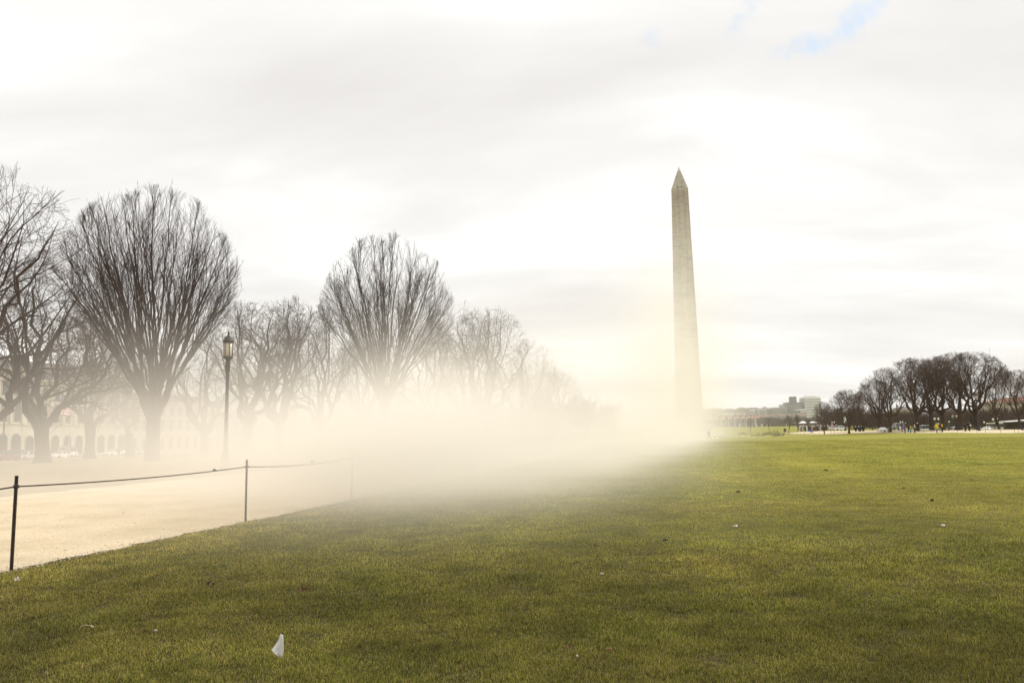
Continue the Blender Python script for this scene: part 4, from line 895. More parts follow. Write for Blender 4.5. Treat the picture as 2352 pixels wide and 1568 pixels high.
MB().add([(-4.4, -2, 3.0), (6, -2, 3.6), (6, 3, 3.6), (-4.4, 3, 3.0), (-4.4, -2, 3.2), (6, -2, 3.8), (6, 3, 3.8), (-4.4, 3, 3.2)], [(0, 3, 2, 1), (4, 5, 6, 7), (0, 1, 5, 4), (1, 2, 6, 5), (2, 3, 7, 6), (3, 0, 4, 7)]).build('roof', WHITE, t)
MB().bb(-2.6, 5.5, 1.5, 2.6, 0, 3.1).build('back_wall', ROOF, t)
for x in (-3.6, 0, 4): MB().tube([(x, -1.6, 0), (x, -1.6, 3.1)], .08, 6).build('post', IRON, t)
def bench():
    t = thing('park_bench', (0, 0, 0)); WD = mat('dark_bench_wood', (.07, .05, .04), .7, .2, 6)
    m = MB()
    for k in range(4): m.bb(-1.15, 1.15, -.28 + k * .14, -.17 + k * .14, .43, .47)
    m.build('seat', WD, t); m = MB()
    for k in range(3): m.bb(-1.15, 1.15, .27 + k * .03, .30 + k * .03, .55 + k * .14, .66 + k * .14)
    m.build('backrest', WD, t)
    for x in (-1.05, 0, 1.05): MB().tube([(x, -.27, 0), (x, -.27, .44), (x, .26, .42), (x, .34, .95)], .028, 5).build('leg', IRON, t); 
    for x in (-1.05, 1.05): MB().tube([(x, .26, .42), (x, .30, 0)], .028, 5).build('leg', IRON, t)
    return t
bn = bench()
for k, (px, py, lab) in enumerate(((2051, 989, 'dark bench left of the person in purple'), (2128, 988.6, 'dark bench midway between scarf group and raincoat'), (2172, 988, 'dark bench with the person in green'), (2230, 987.6, 'dark bench behind the two dark-coated people'), (2284, 987, 'dark bench in front of the white tents'))):
    t = bn if k == 0 else copy_tree(bn); p = gp(px, py); t.location = p; t.rotation_euler = (0, 0, -.3); tag(t, lab, 'bench', 'dark benches along the right gravel path')
def bin_(px, py, s_, lab):
    t = thing('litter_bin', gp(px, py), 0, lab, 'bin', 'dark litter bins', s_)
    m = MB(); m.lathe([(.30, 0), (.34, .05), (.38, .85), (.40, .88)], 14)
    for i in range(14):
        a = i * 2 * math.pi / 14; m.tube([(.355 * math.cos(a), .355 * math.sin(a), .03), (.40 * math.cos(a), .40 * math.sin(a), .86)], .016, 4)
    m.build('basket', IRON, t); MB().lathe([(.41, .87), (.43, .92), (.40, .98), (.22, 1.03)], 14).build('lid', RUB, t)
bin_(2201.5, 987.8, 1.35, 'dark litter bin on the right gravel path in front of the tallest elm'); bin_(2029.5 + 7, 989.5, .9, 'dark litter bin right of the small white tent'); bin_(1803, 991, 1.0, 'dark litter bin among the young trees on the knoll')
# things on the far left end of the right-hand street
p = gp(1912.5, 995.3); s_ = (p.y * 20 / F2) / 2.1; t = thing('sign_board', p, 0, 'pink and white sign board on two thin dark legs beside the twin globe lamp', 'sign')
k_ = p.y / F2
for x in (-3.5, 3.5): MB().tube([(x * k_, 0, -.1), (x * k_, 0, 12 * k_)], .03, 6).build('leg', IRON, t)
MB().rings([[(x * k_, y, z * k_) for x, z in ((-5.5, 9), (5.5, 9), (6, 13), (4, 15.5), (0, 17), (-4, 15.5), (-6, 13))] for y in (0, .06)]).build('board', WHITE, t)
MB().rings([[(x * k_, y, z * k_) for x, z in ((-2.4, 14), (2.6, 13.4), (3, 18), (1.5, 22), (-1.6, 22), (-2.8, 18))] for y in (-.08, -.01)]).build('pink_panel', mat('pink_panel', (.62, .42, .55), .6, .15, 4), t)
p = gp(1857, 995.8); k_ = p.y / F2; t = thing('folding_table', p, 0, 'low white table with a blue cloth heaped on its right end', 'table')
MB().bb(-9.5 * k_, 8 * k_, -.25, .35, 4.6 * k_, 5.4 * k_).build('table_top', WHITE, t)
for x in (-9, -1, 3.5, 8): MB().tube([(x * k_, 0, -.05), (x * k_, 0, 4.7 * k_)], .035, 6).build('leg', WHITE if x > -5 else IRON, t)
MB().rings([[(x * k_, y, z * k_) for x, z in ((-.5, 5.5), (9.5, 3), (9, 5.6), (7, 7.4), (3, 7.6), (2, 6.6))] for y in (-.3, .38)]).build('blue_cloth', mat('blue_cloth', (.05, .12, .55), .7, .15, 4), t)
p = gp(1798, 999.5); t = thing('leaning_drum', p, 0, 'pale barrel-shaped marker leaning on the lawn below the dark bin', 'marker'); m = MB(); m.lathe([(.18, 0), (.2, .1), (.17, .9), (.12, .95)], 10).build('body', mat('dull_beige_plastic', (.45, .36, .28), .6, .15, 5), t); MB().lathe([(.24, 0), (.24, .06), (.19, .09)], 10).build('base', RUB, t); t.rotation_euler = (0, .75, 0); t.location.z += .1
p = gp(1898.6, 1005.5); t = thing('marker_flag', p, 0, 'tiny orange marker flag in the far lawn below the crowd', 'flag', 'marker flags stuck in the lawn'); MB().tube([(0, 0, -.02), (0, 0, .32)], .006, 5).build('wire', WHITE, t)
MB().rings([[(0, y, .20), (.13, y, .19), (.14, y, .33), (0, y, .34)] for y in (-.004, .004)]).build('flag', mat('orange_plastic', (.75, .16, .05), .5, .1, 5), t)
# trailer and stone lodge at the foot of the obelisk knoll
a_, b_ = gy(1556, 330), gy(1637, 330); t = facade_building('stone_lodge', Vector((a_.x, a_.y, a_.z - .6)), math.atan2(b_.y - a_.y, b_.x - a_.x), (b_ - a_).length, 7, STONE, ROOF, 'low pale stone lodge with dark doorways below the obelisk', [(.1, 2.1, 1.1, False)], 8, 3.0, 0)
p = gy(1646, 215); t = thing('trailer', p, 0, 'small white trailer on the grass right of the stone lodge', 'trailer'); MB().box((0, 0, .95), (2.4, 1.4, .65), 0, .97).build('body', WHITE, t); 
for x in (-.7, .7): MB().rings([[(x + .28 * math.cos(i * math.pi / 6), y, .28 + .28 * math.sin(i * math.pi / 6)) for i in range(12)] for y in (-.8, -.66)]).build('wheel', RUB, t)
MB().tube([(1.2, 0, .6), (1.9, 0, .5), (1.9, 0, 0)], .04, 5).build('hitch', IRON, t)
# white-edged construction: tents behind crowd
for k, (px, Y, w, h, lab) in enumerate(((1846, 262, 3.2, 2.9, 'white peaked canopy over the left of the crowd'), (1868, 258, 2.8, 3.0, 'white flat canopy in the middle of the crowd'))):
    p = gy(px, Y); t = thing('canopy', p, 0, lab, 'canopy', 'white canopies over the crowd')
    MB().add([(-w / 2, -1.3, h * .85), (w / 2, -1.3, h * .85), (w / 2, 1.3, h * .85), (-w / 2, 1.3, h * .85), (0, 0, h + (.3 if k == 0 else .02))], [(0, 1, 4), (1, 2, 4), (2, 3, 4), (3, 0, 4), (3, 2, 1, 0)]).build('roof_cloth', CLOTHW, t)
    for sx in (-1, 1):
        for sy in (-1, 1): MB().tube([(sx * w * .48, sy * 1.25, 0), (sx * w * .48, sy * 1.25, h * .86)], .04, 5).build('pole', IRON, t)

# ------------------------------------------------------------------ skyline across the river
def cmat(n, c, v=.1): return mat(n, c, .8, v, .02)
CITY = [cmat('far_brown', (.36, .31, .26)), cmat('far_grey', (.40, .385, .35)), cmat('far_tan', (.46, .41, .34)), cmat('far_pale', (.55, .53, .49)), cmat('far_dark', (.17, .165, .155)), cmat('far_white', (.74, .73, .70)), cmat('far_rose', (.42, .30, .25))]
BAND = mat('far_window_band', (.16, .16, .155), .4, .2, .05)
def Q(zx): return 1492.9 + zx * .1953
def QY(zy): return 861.3 + zy * .1953
CY = 2400.0
def tower(zx0, zx1, zy, m_, lab, bands=0, Yd=0, pent=None, bm=BAND, bandh=.5, chamfer=0):
    Y = CY + Yd; a = at(Q(zx0), QY(470), Y); b = at(Q(zx1), QY(470), Y); x0, x1 = a.x, b.x; w = x1 - x0
    top = at((Q(zx0) + Q(zx1)) / 2, QY(zy), Y).z; base = -12; t = thing('office_tower', ((x0 + x1) / 2, Y, base), 0, lab, 'building', 'distant buildings across the river'); h = top - base
    c_ = chamfer * w; hw = w / 2; D = 45
    def ring(z, g=0): 
        h_ = hw + g
        return [(-h_, 0 - g, z), (h_ - c_, 0 - g, z), (h_, c_ * .9, z), (h_, D, z), (-h_, D, z)] if chamfer else [(-h_, -g, z), (h_, -g, z), (h_, D, z), (-h_, D, z)]
    MB().rings([ring(0), ring(h)]).build('wall', m_, t)
    for k in range(bands):
        z = 40 + (h - 44) * (k + .25) / bands if h > 60 else 14 + (h - 16) * (k + .25) / bands; hh = ((h - 44) if h > 60 else (h - 16)) / bands * bandh
        MB().rings([ring(z, .25), ring(z + hh, .25)]).build('window_band', bm, t)
    if pent: MB().bb(hw * pent[0], hw * pent[1], 8, 30, h, h + pent[2]).build('penthouse', m_, t)
    return t
tower(612, 704, 395, CITY[3], 'pale distant block nearest the right side of the obelisk', 4, 60)
tower(728, 848, 391, CITY[3], 'wide pale distant block second from the obelisk', 5, 0, (-.4, .2, 2))
tower(845, 896, 405, CITY[1], 'low grey distant block right of the wide pale one', 4, 90)
tower(892, 992, 393, CITY[2], 'tan distant block above the right part of the flagpoles', 4, 0)
tower(990, 1066, 401, CITY[0], 'low brown distant block between two taller tan ones', 3, 80)
tower(1062, 1160, 385, CITY[0], 'brown distant block with flat roof above the last flagpoles', 5, 0, (-.6, .1, 2))
tower(1156, 1194, 398, CITY[1], 'narrow grey distant block', 4, 100)
tower(1190, 1280, 381, CITY[0], 'brown distant block behind two small pale towers', 5, 60)
tower(1222, 1242, 402, CITY[5], 'thin white distant tower in front of the brown block', 5, -40)
tower(1262, 1296, 393, CITY[3], 'small pale distant tower right of the thin white one', 6, -50)
tower(1276, 1330, 391, CITY[0], 'brown distant block right of the small pale tower', 4, 20)
tower(1326, 1398, 386, CITY[6], 'reddish distant block with rooftop boxes', 5, 60, (.1, .6, 4))
tower(1352, 1378, 394, CITY[3], 'slim pale distant tower before the reddish block', 6, -40)
tower(1396, 1462, 388, CITY[2], 'tan distant block left of the long banded one', 5, 20)
tower(1460, 1546, 378, CITY[2], 'left half of the long banded distant building', 8, -10)
tower(1550, 1626, 376, CITY[1], 'right half of the long banded distant building, with roof huts', 8, -10, (-.7, .3, 8))
tower(1632, 1808, 318, CITY[4], 'dark grey distant tower with rooftop penthouse', 11, 0, (-.4, .3, 18), mat('far_pale_band', (.30, .29, .27), .6, .1, .05), .3, .18)
tower(1766, 1840, 397, CITY[5], 'low white banded distant block between the dark and white towers', 5, -60)
tower(1716, 1770, 415, CITY[4], 'small dark distant block before the dark tower', 3, -80)
tower(1830, 2032, 256, CITY[5], 'white striped distant tower with rounded corner, tallest of the skyline', 13, 0, (-.7, .5, 4), BAND, .42, .14)
for k, (z0, z1, zy, m_) in enumerate(((1140, 1300, 462, 6), (1300, 1470, 466, 6), (1560, 1660, 452, 6), (1745, 1840, 448, 6), (1000, 1130, 440, 2), (840, 985, 446, 3))):
    tower(z0, z1, zy, CITY[m_], ['low rose-brown rooftops left of the slim pale tower', 'low rose-brown rooftops under the tan distant blocks', 'low brick rooftops at the left foot of the dark tower', 'low brick rooftops between the dark and white towers', 'low tan rooftops behind the last flagpoles', 'low pale rooftops behind the middle flagpoles'][k], 2, -200)

# ------------------------------------------------------------------ people
def cloth(n, c): return mat(n, c, .85, .12, 5)
BLK, YEL, PUR, TEAL, MAR, GRN, NAVY, BEI = cloth('black_wool', (.018, .017, .018)), cloth('yellow_fabric', (.78, .55, .02)), cloth('purple_fabric', (.10, .07, .20)), cloth('teal_fabric', (.04, .25, .26)), cloth('maroon_fabric', (.14, .03, .03)), cloth('green_fabric', (.03, .10, .06)), cloth('navy_fabric', (.03, .035, .06)), cloth('beige_fabric', (.5, .42, .32))
WHK = cloth('white_knit', (.78, .76, .72)); BRN = cloth('brown_fabric', (.10, .06, .04))
def person(loc, yaw, H, label, coat=BLK, legs=BLK, hat=None, scarf=None, long=.0, walk=.35, bag=None, arms=.15, hood=False, sit=False, seed=0):
    """one skinned body, clothes as children"""
    k = H / 1.75; t = thing('person', loc, yaw, label, 'person'); r = random.Random(seed)
    st_ = walk
    J = {'pel': (0, 0, .95), 'sp': (0, -.01, 1.15), 'ch': (0, -.01, 1.36), 'nk': (0, 0, 1.50), 'hd': (0, -.02, 1.60), 'tp': (0, -.01, 1.72)}
    for s_, n in ((-1, 'l'), (1, 'r')):
        sw = s_ * st_
        J['sh' + n] = (s_ * .19, 0, 1.42); J['el' + n] = (s_ * (.24 + arms * .25), -sw * .20 + .03, 1.14); J['ha' + n] = (s_ * (.24 + arms * .1), -sw * .45 - .12, .93); J['fi' + n] = (s_ * (.235 + arms * .1), -sw * .5 - .17, .85)
        J['hp' + n] = (s_ * .10, 0, .92); J['kn' + n] = (s_ * .105, sw * .28 - .05, .50 + abs(sw) * .02); J['an' + n] = (s_ * .10, sw * .58 + (.06 if sw > 0 else 0), .09 + (.04 if sw > 0 else 0)); J['to' + n] = (s_ * .11, sw * .58 - .17, .03)
        if sit: J['kn' + n] = (s_ * .13, -.42, .92); J['an' + n] = (s_ * .13, -.46, .52); J['to' + n] = (s_ * .13, -.62, .46)
    names = list(J); idx = {n: i for i, n in enumerate(names)}
    E = [('pel', 'sp'), ('sp', 'ch'), ('ch', 'nk'), ('nk', 'hd'), ('hd', 'tp')]
    for n in 'lr': E += [('ch', 'sh' + n), ('sh' + n, 'el' + n), ('el' + n, 'ha' + n), ('ha' + n, 'fi' + n), ('pel', 'hp' + n), ('hp' + n, 'kn' + n), ('kn' + n, 'an' + n), ('an' + n, 'to' + n)]
    dz = -.46 if sit else 0
    me = bpy.data.meshes.new('body'); me.from_pydata([(x * k, y * k, (z + dz) * k) for x, y, z in J.values()], [(idx[a], idx[b]) for a, b in E], []); me.materials.append(SKIN)
    o = bpy.data.objects.new('body', me); COL.objects.link(o); o.parent = t; sk = o.modifiers.new('skin', 'SKIN'); sk.use_smooth_shade = True
    Rr = dict(pel=(.135, .10), sp=(.125, .095), ch=(.15, .10), nk=(.055, .055), hd=(.085, .10), tp=(.055, .07)); R2_ = dict(sh=(.06, .06), el=(.045, .045), ha=(.03, .03), fi=(.035, .018), hp=(.085, .09), kn=(.06, .06), an=(.042, .042), to=(.04, .03))
    for n in names:
        v = me.skin_vertices[0].data[idx[n]]; a = Rr.get(n) or R2_[n[:2]]; v.radius = (a[0] * k, a[1] * k); v.use_root = (n == 'pel')
    o.modifiers.new('smooth', 'SUBSURF').levels = 1; o.modifiers['smooth'].render_levels = 1
    P = lambda n: Vector(J[n]) * k + Vector((0, 0, dz * k))
    # trousers
    m = MB()
    for n in 'lr': m.tube([P('hp' + n) + Vector((0, 0, .04)), (P('hp' + n) + P('kn' + n)) / 2, P('kn' + n), (P('kn' + n) + P('an' + n)) / 2, P('an' + n) + Vector((0, 0, .0))], [.115 * k, .100 * k, .078 * k, .07 * k, .065 * k], 10)
    m.build('trousers', legs, t, True)
    m = MB()
    for n in 'lr': m.tube([P('an' + n) + Vector((0, .06, -.03)) * k, P('an' + n) + Vector((0, -.03, -.03)) * k, P('to' + n) + Vector((0, -.06, 0)) * k], [.045 * k, .055 * k, .035 * k], 8)
    m.build('shoes', RUB, t, True)
    zb_ = (.88 - long + dz) * k; m = MB()
    def rg_(z, a, b, y=0): return [(a * k * math.cos(i * math.pi / 7), y * k + b * k * math.sin(i * math.pi / 7), z) for i in range(14)]
    z = lambda q: (q + dz) * k
    m.rings([rg_(zb_, .20 + long * .12, .16 + long * .14), rg_(z(.95), .185, .145), rg_(z(1.15), .165, .13), rg_(z(1.32), .19, .14), rg_(z(1.43), .185, .12), rg_(z(1.49), .10, .08), rg_(z(1.53), .07, .07)])
    for n in 'lr': m.tube([P('sh' + n) + Vector((0, 0, .01)), P('sh' + n) * .5 + P('el' + n) * .5, P('el' + n), P('ha' + n)], [.078 * k, .072 * k, .062 * k, .05 * k], 10)
    m.build('raincoat' if hood else 'coat', coat, t, True)
    m = MB(); hm = hat or HAIR; hz = .02 if hat else 0
    m.rings([rg_(z(1.585), .075, .05, .03), rg_(z(1.63), .094 + hz, .108 + hz, .01), rg_(z(1.70), .088 + hz, .10 + hz, .0), rg_(z(1.75 + hz), .055, .06), rg_(z(1.775 + hz), .015, .015)]); m.build('hood' if hood else ('hat' if hat else 'hair'), coat if hood else hm, t, True)
    if scarf:
        m = MB(); m.rings([rg_(z(1.44), .11, .10), rg_(z(1.49), .115, .105), rg_(z(1.54), .09, .09)])
        m.rings([[(x * k, y * k, z(q)) for x, y in ((-.10, -.17), (.10, -.17), (.10, -.135), (-.10, -.135))] for q in (1.02, 1.25, 1.46)]); m.build('scarf', scarf, t, True)
    if bag:
        m = MB(); m.rings([[(x * k, y * k, z(q)) for x, y in ((.20 - w, -.19), (.20 + w, -.19), (.20 + w, -.09), (.20 - w, -.09))] for q, w in ((.86, .10), (.92, .14), (1.08, .12), (1.12, .05))]); m.tube([(-.12 * k, 0, z(1.46)), (.05 * k, -.155 * k, z(1.3)), (.20 * k, -.15 * k, z(1.1))], .012 * k, 5); m.build('bag', bag, t)
    return t
def walker(px, foot, head, yaw, label, **kw):
    p = gp(px, foot); lo, hi = .5, 3
    for _ in range(25):
        mid = (lo + hi) / 2
        if project(p + Vector((0, 0, mid)))[1] > head: lo = mid
        else: hi = mid
    return person(p, yaw, lo, label, seed=int(px), **kw)
walker(1628.5, 1009.5, 987.5, 2.0, 'dark-coated walker striding on the cross path at the edge of the dust', long=.30, walk=.55, arms=.9, hood=True, coat=NAVY)
walker(2078.8, 994, 975.5, .2, 'person in a purple jacket with a yellow bag on the gravel', coat=PUR, legs=PUR, bag=YEL, scarf=None, hat=PUR, walk=.2)
walker(2091.8, 993.5, 976.5, -.2, 'person in dark jacket and teal trousers with a pale yellow scarf', coat=NAVY, legs=TEAL, scarf=YEL, walk=.3)
walker(2101.5, 994, 975.5, .1, 'person in a white hat and yellow scarf over a dark coat', coat=BLK, legs=BLK, scarf=YEL, hat=WHK, walk=.15)
walker(2108.6, 990.3, 970, .5, 'tall dark-coated person in a white hat behind the scarf wearers', coat=BLK, hat=WHK, walk=.3, long=.1)
walker(2086.5, 991.5, 974.5, .3, 'person in black standing between the purple and teal walkers', coat=BLK, walk=.1)
walker(2072, 990.2, 972.5, .8, 'person in a maroon coat left of the purple jacket', coat=MAR, legs=BRN, walk=.3, long=.1)
walker(2152.2, 993.3, 971, .15, 'person in a long bright yellow hooded raincoat', coat=YEL, legs=BRN, hood=True, long=.25, walk=.2)
walker(2164.6, 992.6, 971.5, -.3, 'dark-coated walker with a long yellow scarf right of the raincoat', coat=BLK, legs=BLK, scarf=YEL, walk=.35, long=.12)
walker(2179.4, 988.3, 970.5, .2, 'person in a dark green jacket at the bench', coat=GRN, legs=BRN, walk=.05)
walker(2217.3, 990.2, 971, .4, 'shorter of the two dark-coated people right of the litter bin', coat=BLK, hat=BLK, walk=.3)
walker(2226.8, 989.6, 966.3, -.2, 'taller of the two dark-coated people right of the litter bin, holding a white paper', coat=BLK, hat=BLK, walk=.2, bag=WHK)
walker(2262.4, 984.5, 966.5, .2, 'dark figure by the white tent right of the tall lamp', coat=BLK, walk=.1)
walker(2348.5, 988, 965, .3, 'person in black cut by the right edge', coat=BLK, walk=.2, long=.2)
walker(2046, 992, 975, 1.2, 'dark figure beside the trunk left of the purple jacket', coat=BRN, walk=.4)
walker(1957, 988.2, 976.5, .1, 'person in an orange vest by the trunk of the wide low tree', coat=cloth('orange_vest', (.75, .30, .03)), walk=.1)
walker(1943, 989.3, 978, .1, 'dark figure standing under the white banner', coat=BLK, walk=.1)
walker(1985, 989.8, 977, .3, 'dark figure right of the parked handcarts', coat=NAVY, walk=.2)
walker(375, 1036.5, 1019.5, .3, 'pale-clothed figure barely visible in the dust right of the vase tree trunk', coat=BEI, legs=BEI, walk=.2)
walker(273, 1048.5, 1027, .3, 'dark figure crossing in front of the dusty white sedan', coat=BRN, legs=BRN, walk=.5)
# carts near orange vest
for k, (px, lab) in enumerate(((1968, 'dark handcart right of the person in the orange vest'), (1977, 'second dark handcart left of the dark figure'))):
    t = thing('handcart', gp(px, 990.3), .2 * k, lab, 'cart', 'dark handcarts under the trees'); MB().rings([[(-.8 * w, -.4, z), (.8 * w, -.4, z), (.8 * w, .4, z), (-.8 * w, .4, z)] for z, w in ((.5, .8), (1.15, 1))]).build('tub', BLK, t)
    for x in (-.45, .45): MB().rings([[(x + .3 * math.cos(i * math.pi / 6), y, .3 + .3 * math.sin(i * math.pi / 6)) for i in range(12)] for y in (-.5, -.42)]).build('wheel', RUB, t)
    MB().tube([(.7, 0, .9), (1.15, 0, 1.2), (1.2, 0, 1.25)], .03, 5).build('handle', IRON, t)
# the crowd far off, uncountable
rc = random.Random(4); cmb = {}
def crowd_person(p, h, m_, m2):
    a = cmb.setdefault(m_, MB()); b_ = cmb.setdefault(m2, MB())
    for s_ in (-1, 1): a.tube([(p.x + s_ * .09, p.y, p.z - .05), (p.x + s_ * .09, p.y, p.z + h * .5)], [.07, .10], 5)
    a.rings([[(p.x + q * math.cos(i * math.pi / 4), p.y + q * .6 * math.sin(i * math.pi / 4), p.z + h * z) for i in range(8)] for z, q in ((.46, .17), (.62, .2), (.8, .24), (.85, .1))])
    b_.rings([[(p.x + q * math.cos(i * math.pi / 3), p.y + q * math.sin(i * math.pi / 3), p.z + h * z) for i in range(6)] for z, q in ((.84, .05), (.9, .11), (.96, .11), (1.0, .04))])
CM = [BLK, BRN, NAVY, BEI, WHK, MAR, cloth('grey_fabric', (.25, .24, .22))]
for i in range(210):
    px = rc.gauss(1873, 24) if i < 165 else rc.uniform(1700, 1845); Y = rc.uniform(236, 275) if i < 165 else rc.uniform(380, 430)
    if 1832 < px < 1925 or i >= 165: crowd_person(gy(px, Y), rc.uniform(1.55, 1.85), rc.choice(CM), rc.choice([SKIN, HAIR, WHK, BLK]))
me_ = bpy.data.meshes.new('crowd'); vv, ff, mi = [], [], []
for k, (m_, a) in enumerate(cmb.items()):
    me_.materials.append(m_); o_ = len(vv); vv += a.v; ff += [tuple(i + o_ for i in f) for f in a.f]; mi += [k] * len(a.f)
me_.from_pydata(vv, [], ff); me_.polygons.foreach_set('material_index', mi); o = bpy.data.objects.new('crowd', me_); COL.objects.link(o); tag(o, 'distant crowd of standing people at the foot of the knoll and along its crest', 'crowd', kind='stuff')

# ------------------------------------------------------------------ small things lying on the lawn
p = gp(641, 1512); t = thing('marker_flag', p, 0, 'white plastic marker flag drooping on its wire in the near grass', 'flag', 'marker flags stuck in the lawn')
k_ = (p.y * math.cos(PITCH)) / F2 * 1.0
def fx(px, py): return Vector(((px - 641) * k_, 0, (1512 - py) * k_ * 1.03))
MB().tube([fx(644, 1516), fx(646, 1490), fx(648.5, 1470), fx(647, 1462), fx(644, 1461), fx(642.5, 1466)], .0022, 6).build('wire', WHITE, t)
row = [(fx(642, 1462), fx(648, 1463)), (fx(639.5, 1470), fx(649.5, 1474)), (fx(634, 1480), fx(650.5, 1488)), (fx(628, 1488), fx(650, 1500)), (fx(623.5, 1493), fx(649.5, 1508)), (fx(632, 1501), fx(647.5, 1510.5)), (fx(641, 1508), fx(645, 1512))]
nx = 8; v, f = [], []
for j, (a, b) in enumerate(row):
    for i in range(nx + 1): u = i / nx; q = a.lerp(b, u); v.append((q.x, .008 * math.sin(u * 7 + j * .8) + .012 * math.sin(u * 3.1), q.z))
n0 = len(v); v += [(x, y + .0016, z) for x, y, z in v]
for j in range(len(row) - 1):
    for i in range(nx): a = j * (nx + 1) + i; f += [(a, a + 1, a + nx + 2, a + nx + 1), (n0 + a, n0 + a + nx + 1, n0 + a + nx + 2, n0 + a + 1)]
edge_ = list(range(nx + 1)) + [(j + 1) * (nx + 1) + nx for j in range(len(row) - 1)] + [(len(row) - 1) * (nx + 1) + i for i in reversed(range(nx))] + [j * (nx + 1) for j in reversed(range(1, len(row) - 1))]
for a, b in zip(edge_, edge_[1:] + edge_[:1]): f.append((a, a + n0, b + n0, b))
MB().add(v, f).build('flag', mat('white_plastic_film', (.80, .78, .74), .45, .05, 20), t, True)
PAP, LEAF, LEAFR = mat('crumpled_paper', (.78, .76, .72), .8, .08, 15), mat('dead_leaf_brown', (.05, .03, .02), .8, .3, 30), mat('dead_leaf_tan', (.36, .20, .10), .8, .25, 30)
def scrap(px, py, w, h, m_, name, cat, label, seed, curl=.5, group=None, lift=.035):
    p = gp(px, py); r = random.Random(seed); k_ = p.y / F2; W_, H_ = w * k_ / 2, max(h * k_ * 1.2, .012); n = 9; v, f = [], []
    for j in range(5):
        for i in range(n + 1):
            u = i / n * 2 - 1; q = j / 4 * 2 - 1; env_ = math.sqrt(max(0, 1 - abs(u) ** 2.2)) * (.8 + .35 * r.random())
            v.append((u * W_, q * W_ * .45 * env_, lift + H_ * (.5 + .5 * math.sin(u * 3 * curl + q * 2 + seed)) * (.6 + .6 * r.random())))
    for j in range(4):
        for i in range(n): a = j * (n + 1) + i; f.append((a, a + 1, a + n + 2, a + n + 1))
    o = MB().add(v, f).build(name, m_); so = o.modifiers.new('thickness', 'SOLIDIFY'); so.thickness = .003; o.location = p; o.rotation_euler = (0, 0, r.uniform(-.5, .5)); tag(o, label, cat, group)
G1_, G2_ = 'scraps of white paper on the lawn', 'dead leaves on the lawn'
for a in ((39, 1340, 14, 6, PAP, 'paper_scrap', 'paper', 'crumpled white paper on the grass near the nearest fence post', 1, 1.0, G1_), (211, 1449, 8, 3, PAP, 'paper_scrap', 'paper', 'small white curled scrap beside a pale stalk low in the left lawn', 2, .8, G1_), (357, 1458, 6, 3, PAP, 'paper_scrap', 'paper', 'tiny white scrap between the stalk and the marker flag', 3, .5, G1_), (1383, 1325, 7, 3, PAP, 'paper_scrap', 'paper', 'tiny white scrap alone in the middle of the lawn', 4, .5, G1_), (1689, 1214, 14, 3, PAP, 'paper_scrap', 'paper', 'flat white paper strip in the lawn below the obelisk', 5, .4, G1_), (2167, 1212, 8, 3, PAP, 'paper_scrap', 'paper', 'white scrap in the right lawn below the dark leaf', 6, .4, G1_), (1706, 1002, 5, 1.5, PAP, 'paper_scrap', 'paper', 'far white paper on the lawn near the cross path', 7, .4, G1_),
          (1326, 1518, 3, 3, PAP, 'paper_scrap', 'paper', 'pinhead of white paper beside the tan leaves', 17, .4, G1_),
          (484, 1350, 22, 7, LEAF, 'dead_leaf', 'leaf', 'dark curled leaf with a long stalk in the left lawn', 8, 1.2, G2_), (1399, 1505, 14, 6, LEAFR, 'dead_leaf', 'leaf', 'larger tan leaf in the near grass', 9, .4, G2_), (1300, 1499, 10, 5, LEAFR, 'dead_leaf', 'leaf', 'smaller tan leaf left of the larger one', 10, .5, G2_), (2141, 1154, 8, 4, LEAF, 'dead_leaf', 'leaf', 'dark upright leaf in the right lawn', 11, 1.2, G2_), (1696, 1134, 9, 4, LEAF, 'dead_leaf', 'leaf', 'dark leaf in the lawn above the flat paper strip', 12, 1, G2_), (1528, 1247, 11, 3, LEAF, 'dead_leaf', 'leaf', 'flat dark leaf left below the paper strip', 13, .6, G2_), (698, 1363, 12, 6, mat('dead_leaf_red', (.14, .045, .03), .8, .3, 30), 'dead_leaf', 'leaf', 'reddish brown leaf above the white marker flag', 14, .8, G2_), (2075, 1124, 9, 2, LEAF, 'dead_leaf', 'leaf', 'thin dark leaf left above the upright one', 15, .8, G2_), (1897, 1083, 9, 2.5, LEAF, 'dead_leaf', 'leaf', 'small far dark leaf in the lawn below the crowd', 16, .8, G2_)): scrap(*a)
p = gp(196, 1449); o = MB().tube([(-.045, 0, .04), (0, .005, .052), (.04, 0, .045)], .0035, 5).build('dry_stalk', mat('dry_stalk', (.5, .40, .25), .8, .2, 20)); o.location = p; tag(o, 'thin pale dry stalk lying low in the left lawn', 'stalk')
DS0, DS1, DT0, DT1, DZ0, DZ1 = -118., 40., 8., 320., -2.5, 72.
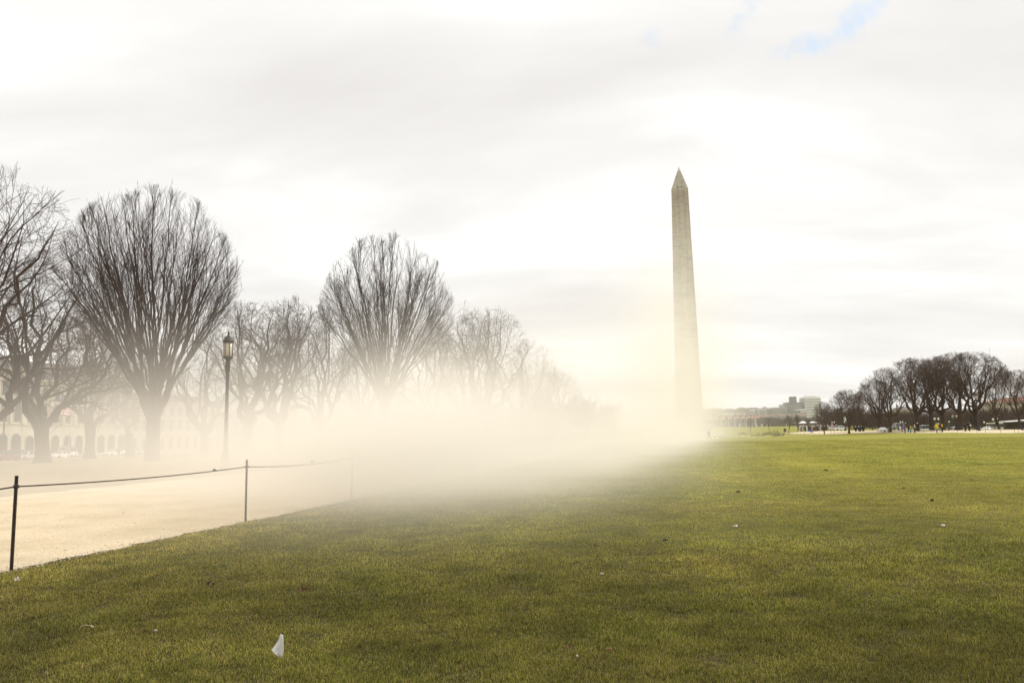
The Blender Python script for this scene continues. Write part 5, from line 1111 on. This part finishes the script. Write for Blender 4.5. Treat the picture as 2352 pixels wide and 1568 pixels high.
def make_dust():
    m = bpy.data.materials.new('dust'); m.use_nodes = True; t = m.node_tree
    for n in list(t.nodes): t.nodes.remove(n)
    o_ = t.nodes.new('ShaderNodeOutputMaterial'); pv = t.nodes.new('ShaderNodeVolumePrincipled')
    pv.inputs['Color'].default_value = DUST_COL + (1,); pv.inputs['Density'].default_value = 1.0; pv.inputs['Anisotropy'].default_value = DUST_G
    pv.inputs['Density Attribute'].default_value = 'density'
    t.links.new(pv.outputs[0], o_.inputs['Volume'])
    mb = MB(); mb.bb(DS0, DS1, DT0, DT1, DZ0, DZ1); ob_ = mb.build('dust_cloud', m)
    ob_.rotation_euler = (0, 0, -AX)
    ng = bpy.data.node_groups.new('dust_field', 'GeometryNodeTree')
    ng.interface.new_socket('Geometry', in_out='INPUT', socket_type='NodeSocketGeometry'); ng.interface.new_socket('Geometry', in_out='OUTPUT', socket_type='NodeSocketGeometry')
    go_ = ng.nodes.new('NodeGroupOutput'); vc = ng.nodes.new('GeometryNodeVolumeCube'); sm_ = ng.nodes.new('GeometryNodeSetMaterial'); sm_.inputs['Material'].default_value = m
    vc.inputs['Min'].default_value = (DS0, DT0, DZ0); vc.inputs['Max'].default_value = (DS1, DT1, DZ1)
    vx = .75
    vc.inputs['Resolution X'].default_value = int((DS1 - DS0) / vx); vc.inputs['Resolution Y'].default_value = int((DT1 - DT0) / vx); vc.inputs['Resolution Z'].default_value = int((DZ1 - DZ0) / vx * 1.5)
    pos = ng.nodes.new('GeometryNodeInputPosition').outputs[0]
    def VM(op, a, b=None):
        n = ng.nodes.new('ShaderNodeVectorMath'); n.operation = op
        for i, v in enumerate((a, b)):
            if v is None: continue
            if isinstance(v, tuple): n.inputs[i].default_value = v
            else: ng.links.new(v, n.inputs[i])
        return n
    def nz_(scale, loc, st3, det):
        v = VM('MULTIPLY', VM('ADD', pos, loc).outputs[0], st3).outputs[0]
        n = ng.nodes.new('ShaderNodeTexNoise'); n.inputs['Scale'].default_value = scale; n.inputs['Detail'].default_value = det; n.inputs['Roughness'].default_value = .55
        ng.links.new(v, n.inputs['Vector']); return n
    warp = nz_(.06, (3, 9, 1), (1, .6, 1.6), 2)
    wv = VM('MULTIPLY', VM('SUBTRACT', warp.outputs['Color'], (.5, .5, .5)).outputs[0], (5., 9., 1.8)).outputs[0]
    wp = VM('ADD', pos, wv).outputs[0]
    total = None
    for amp, c, r in DUST:
        q = VM('MULTIPLY', VM('SUBTRACT', wp if r[1] > 10 else pos, c).outputs[0], tuple(1 / x for x in r)).outputs[0]
        d2 = VM('DOT_PRODUCT', q, q).outputs['Value']
        g_ = M_('MULTIPLY', M_('EXPONENT', M_('MULTIPLY', d2, -.5, tree=ng), tree=ng), amp * 1.18, tree=ng)
        total = g_ if total is None else M_('ADD', total, g_, tree=ng)
    nn = nz_(.16, (0, 0, 0), (.75, .8, 1.9), 5)
    fac = M_('ADD', M_('MULTIPLY', M_('SUBTRACT', nn.outputs['Fac'], .5, tree=ng), 4.0, tree=ng), 1.0, tree=ng)
    fac = M_('MAXIMUM', fac, .1, tree=ng)
    dens = M_('MULTIPLY', total, fac, tree=ng)
    dens = M_('MAXIMUM', M_('SUBTRACT', dens, .00012, tree=ng), 0.0, tree=ng)
    ng.links.new(dens, vc.inputs['Density']); ng.links.new(vc.outputs[0], sm_.inputs[0]); ng.links.new(sm_.outputs[0], go_.inputs[0])
    md = ob_.modifiers.new('dust_field', 'NODES'); md.node_group = ng
    tag(ob_, 'pale cream dust cloud blowing off the gravel path across the lawn', 'dust', kind='stuff')
DUST_COL = (.9965, .955, .880); DUST_G = .15
make_dust()
# ------------------------------------------------------------------ thin even air between here and the skyline
hm_ = bpy.data.materials.new('haze'); hm_.use_nodes = True; ht = hm_.node_tree
for n in list(ht.nodes): ht.nodes.remove(n)
ho = ht.nodes.new('ShaderNodeOutputMaterial'); hp = ht.nodes.new('ShaderNodeVolumePrincipled')
hp.inputs['Color'].default_value = (.97, .965, .95, 1); hp.inputs['Density'].default_value = .00008; hp.inputs['Anisotropy'].default_value = .3
ht.links.new(hp.outputs[0], ho.inputs['Volume'])
hz = MB(); hz.bb(-2500, 2500, -150, 2650, -20, 200); tag(hz.build('haze', hm_), kind='stuff')
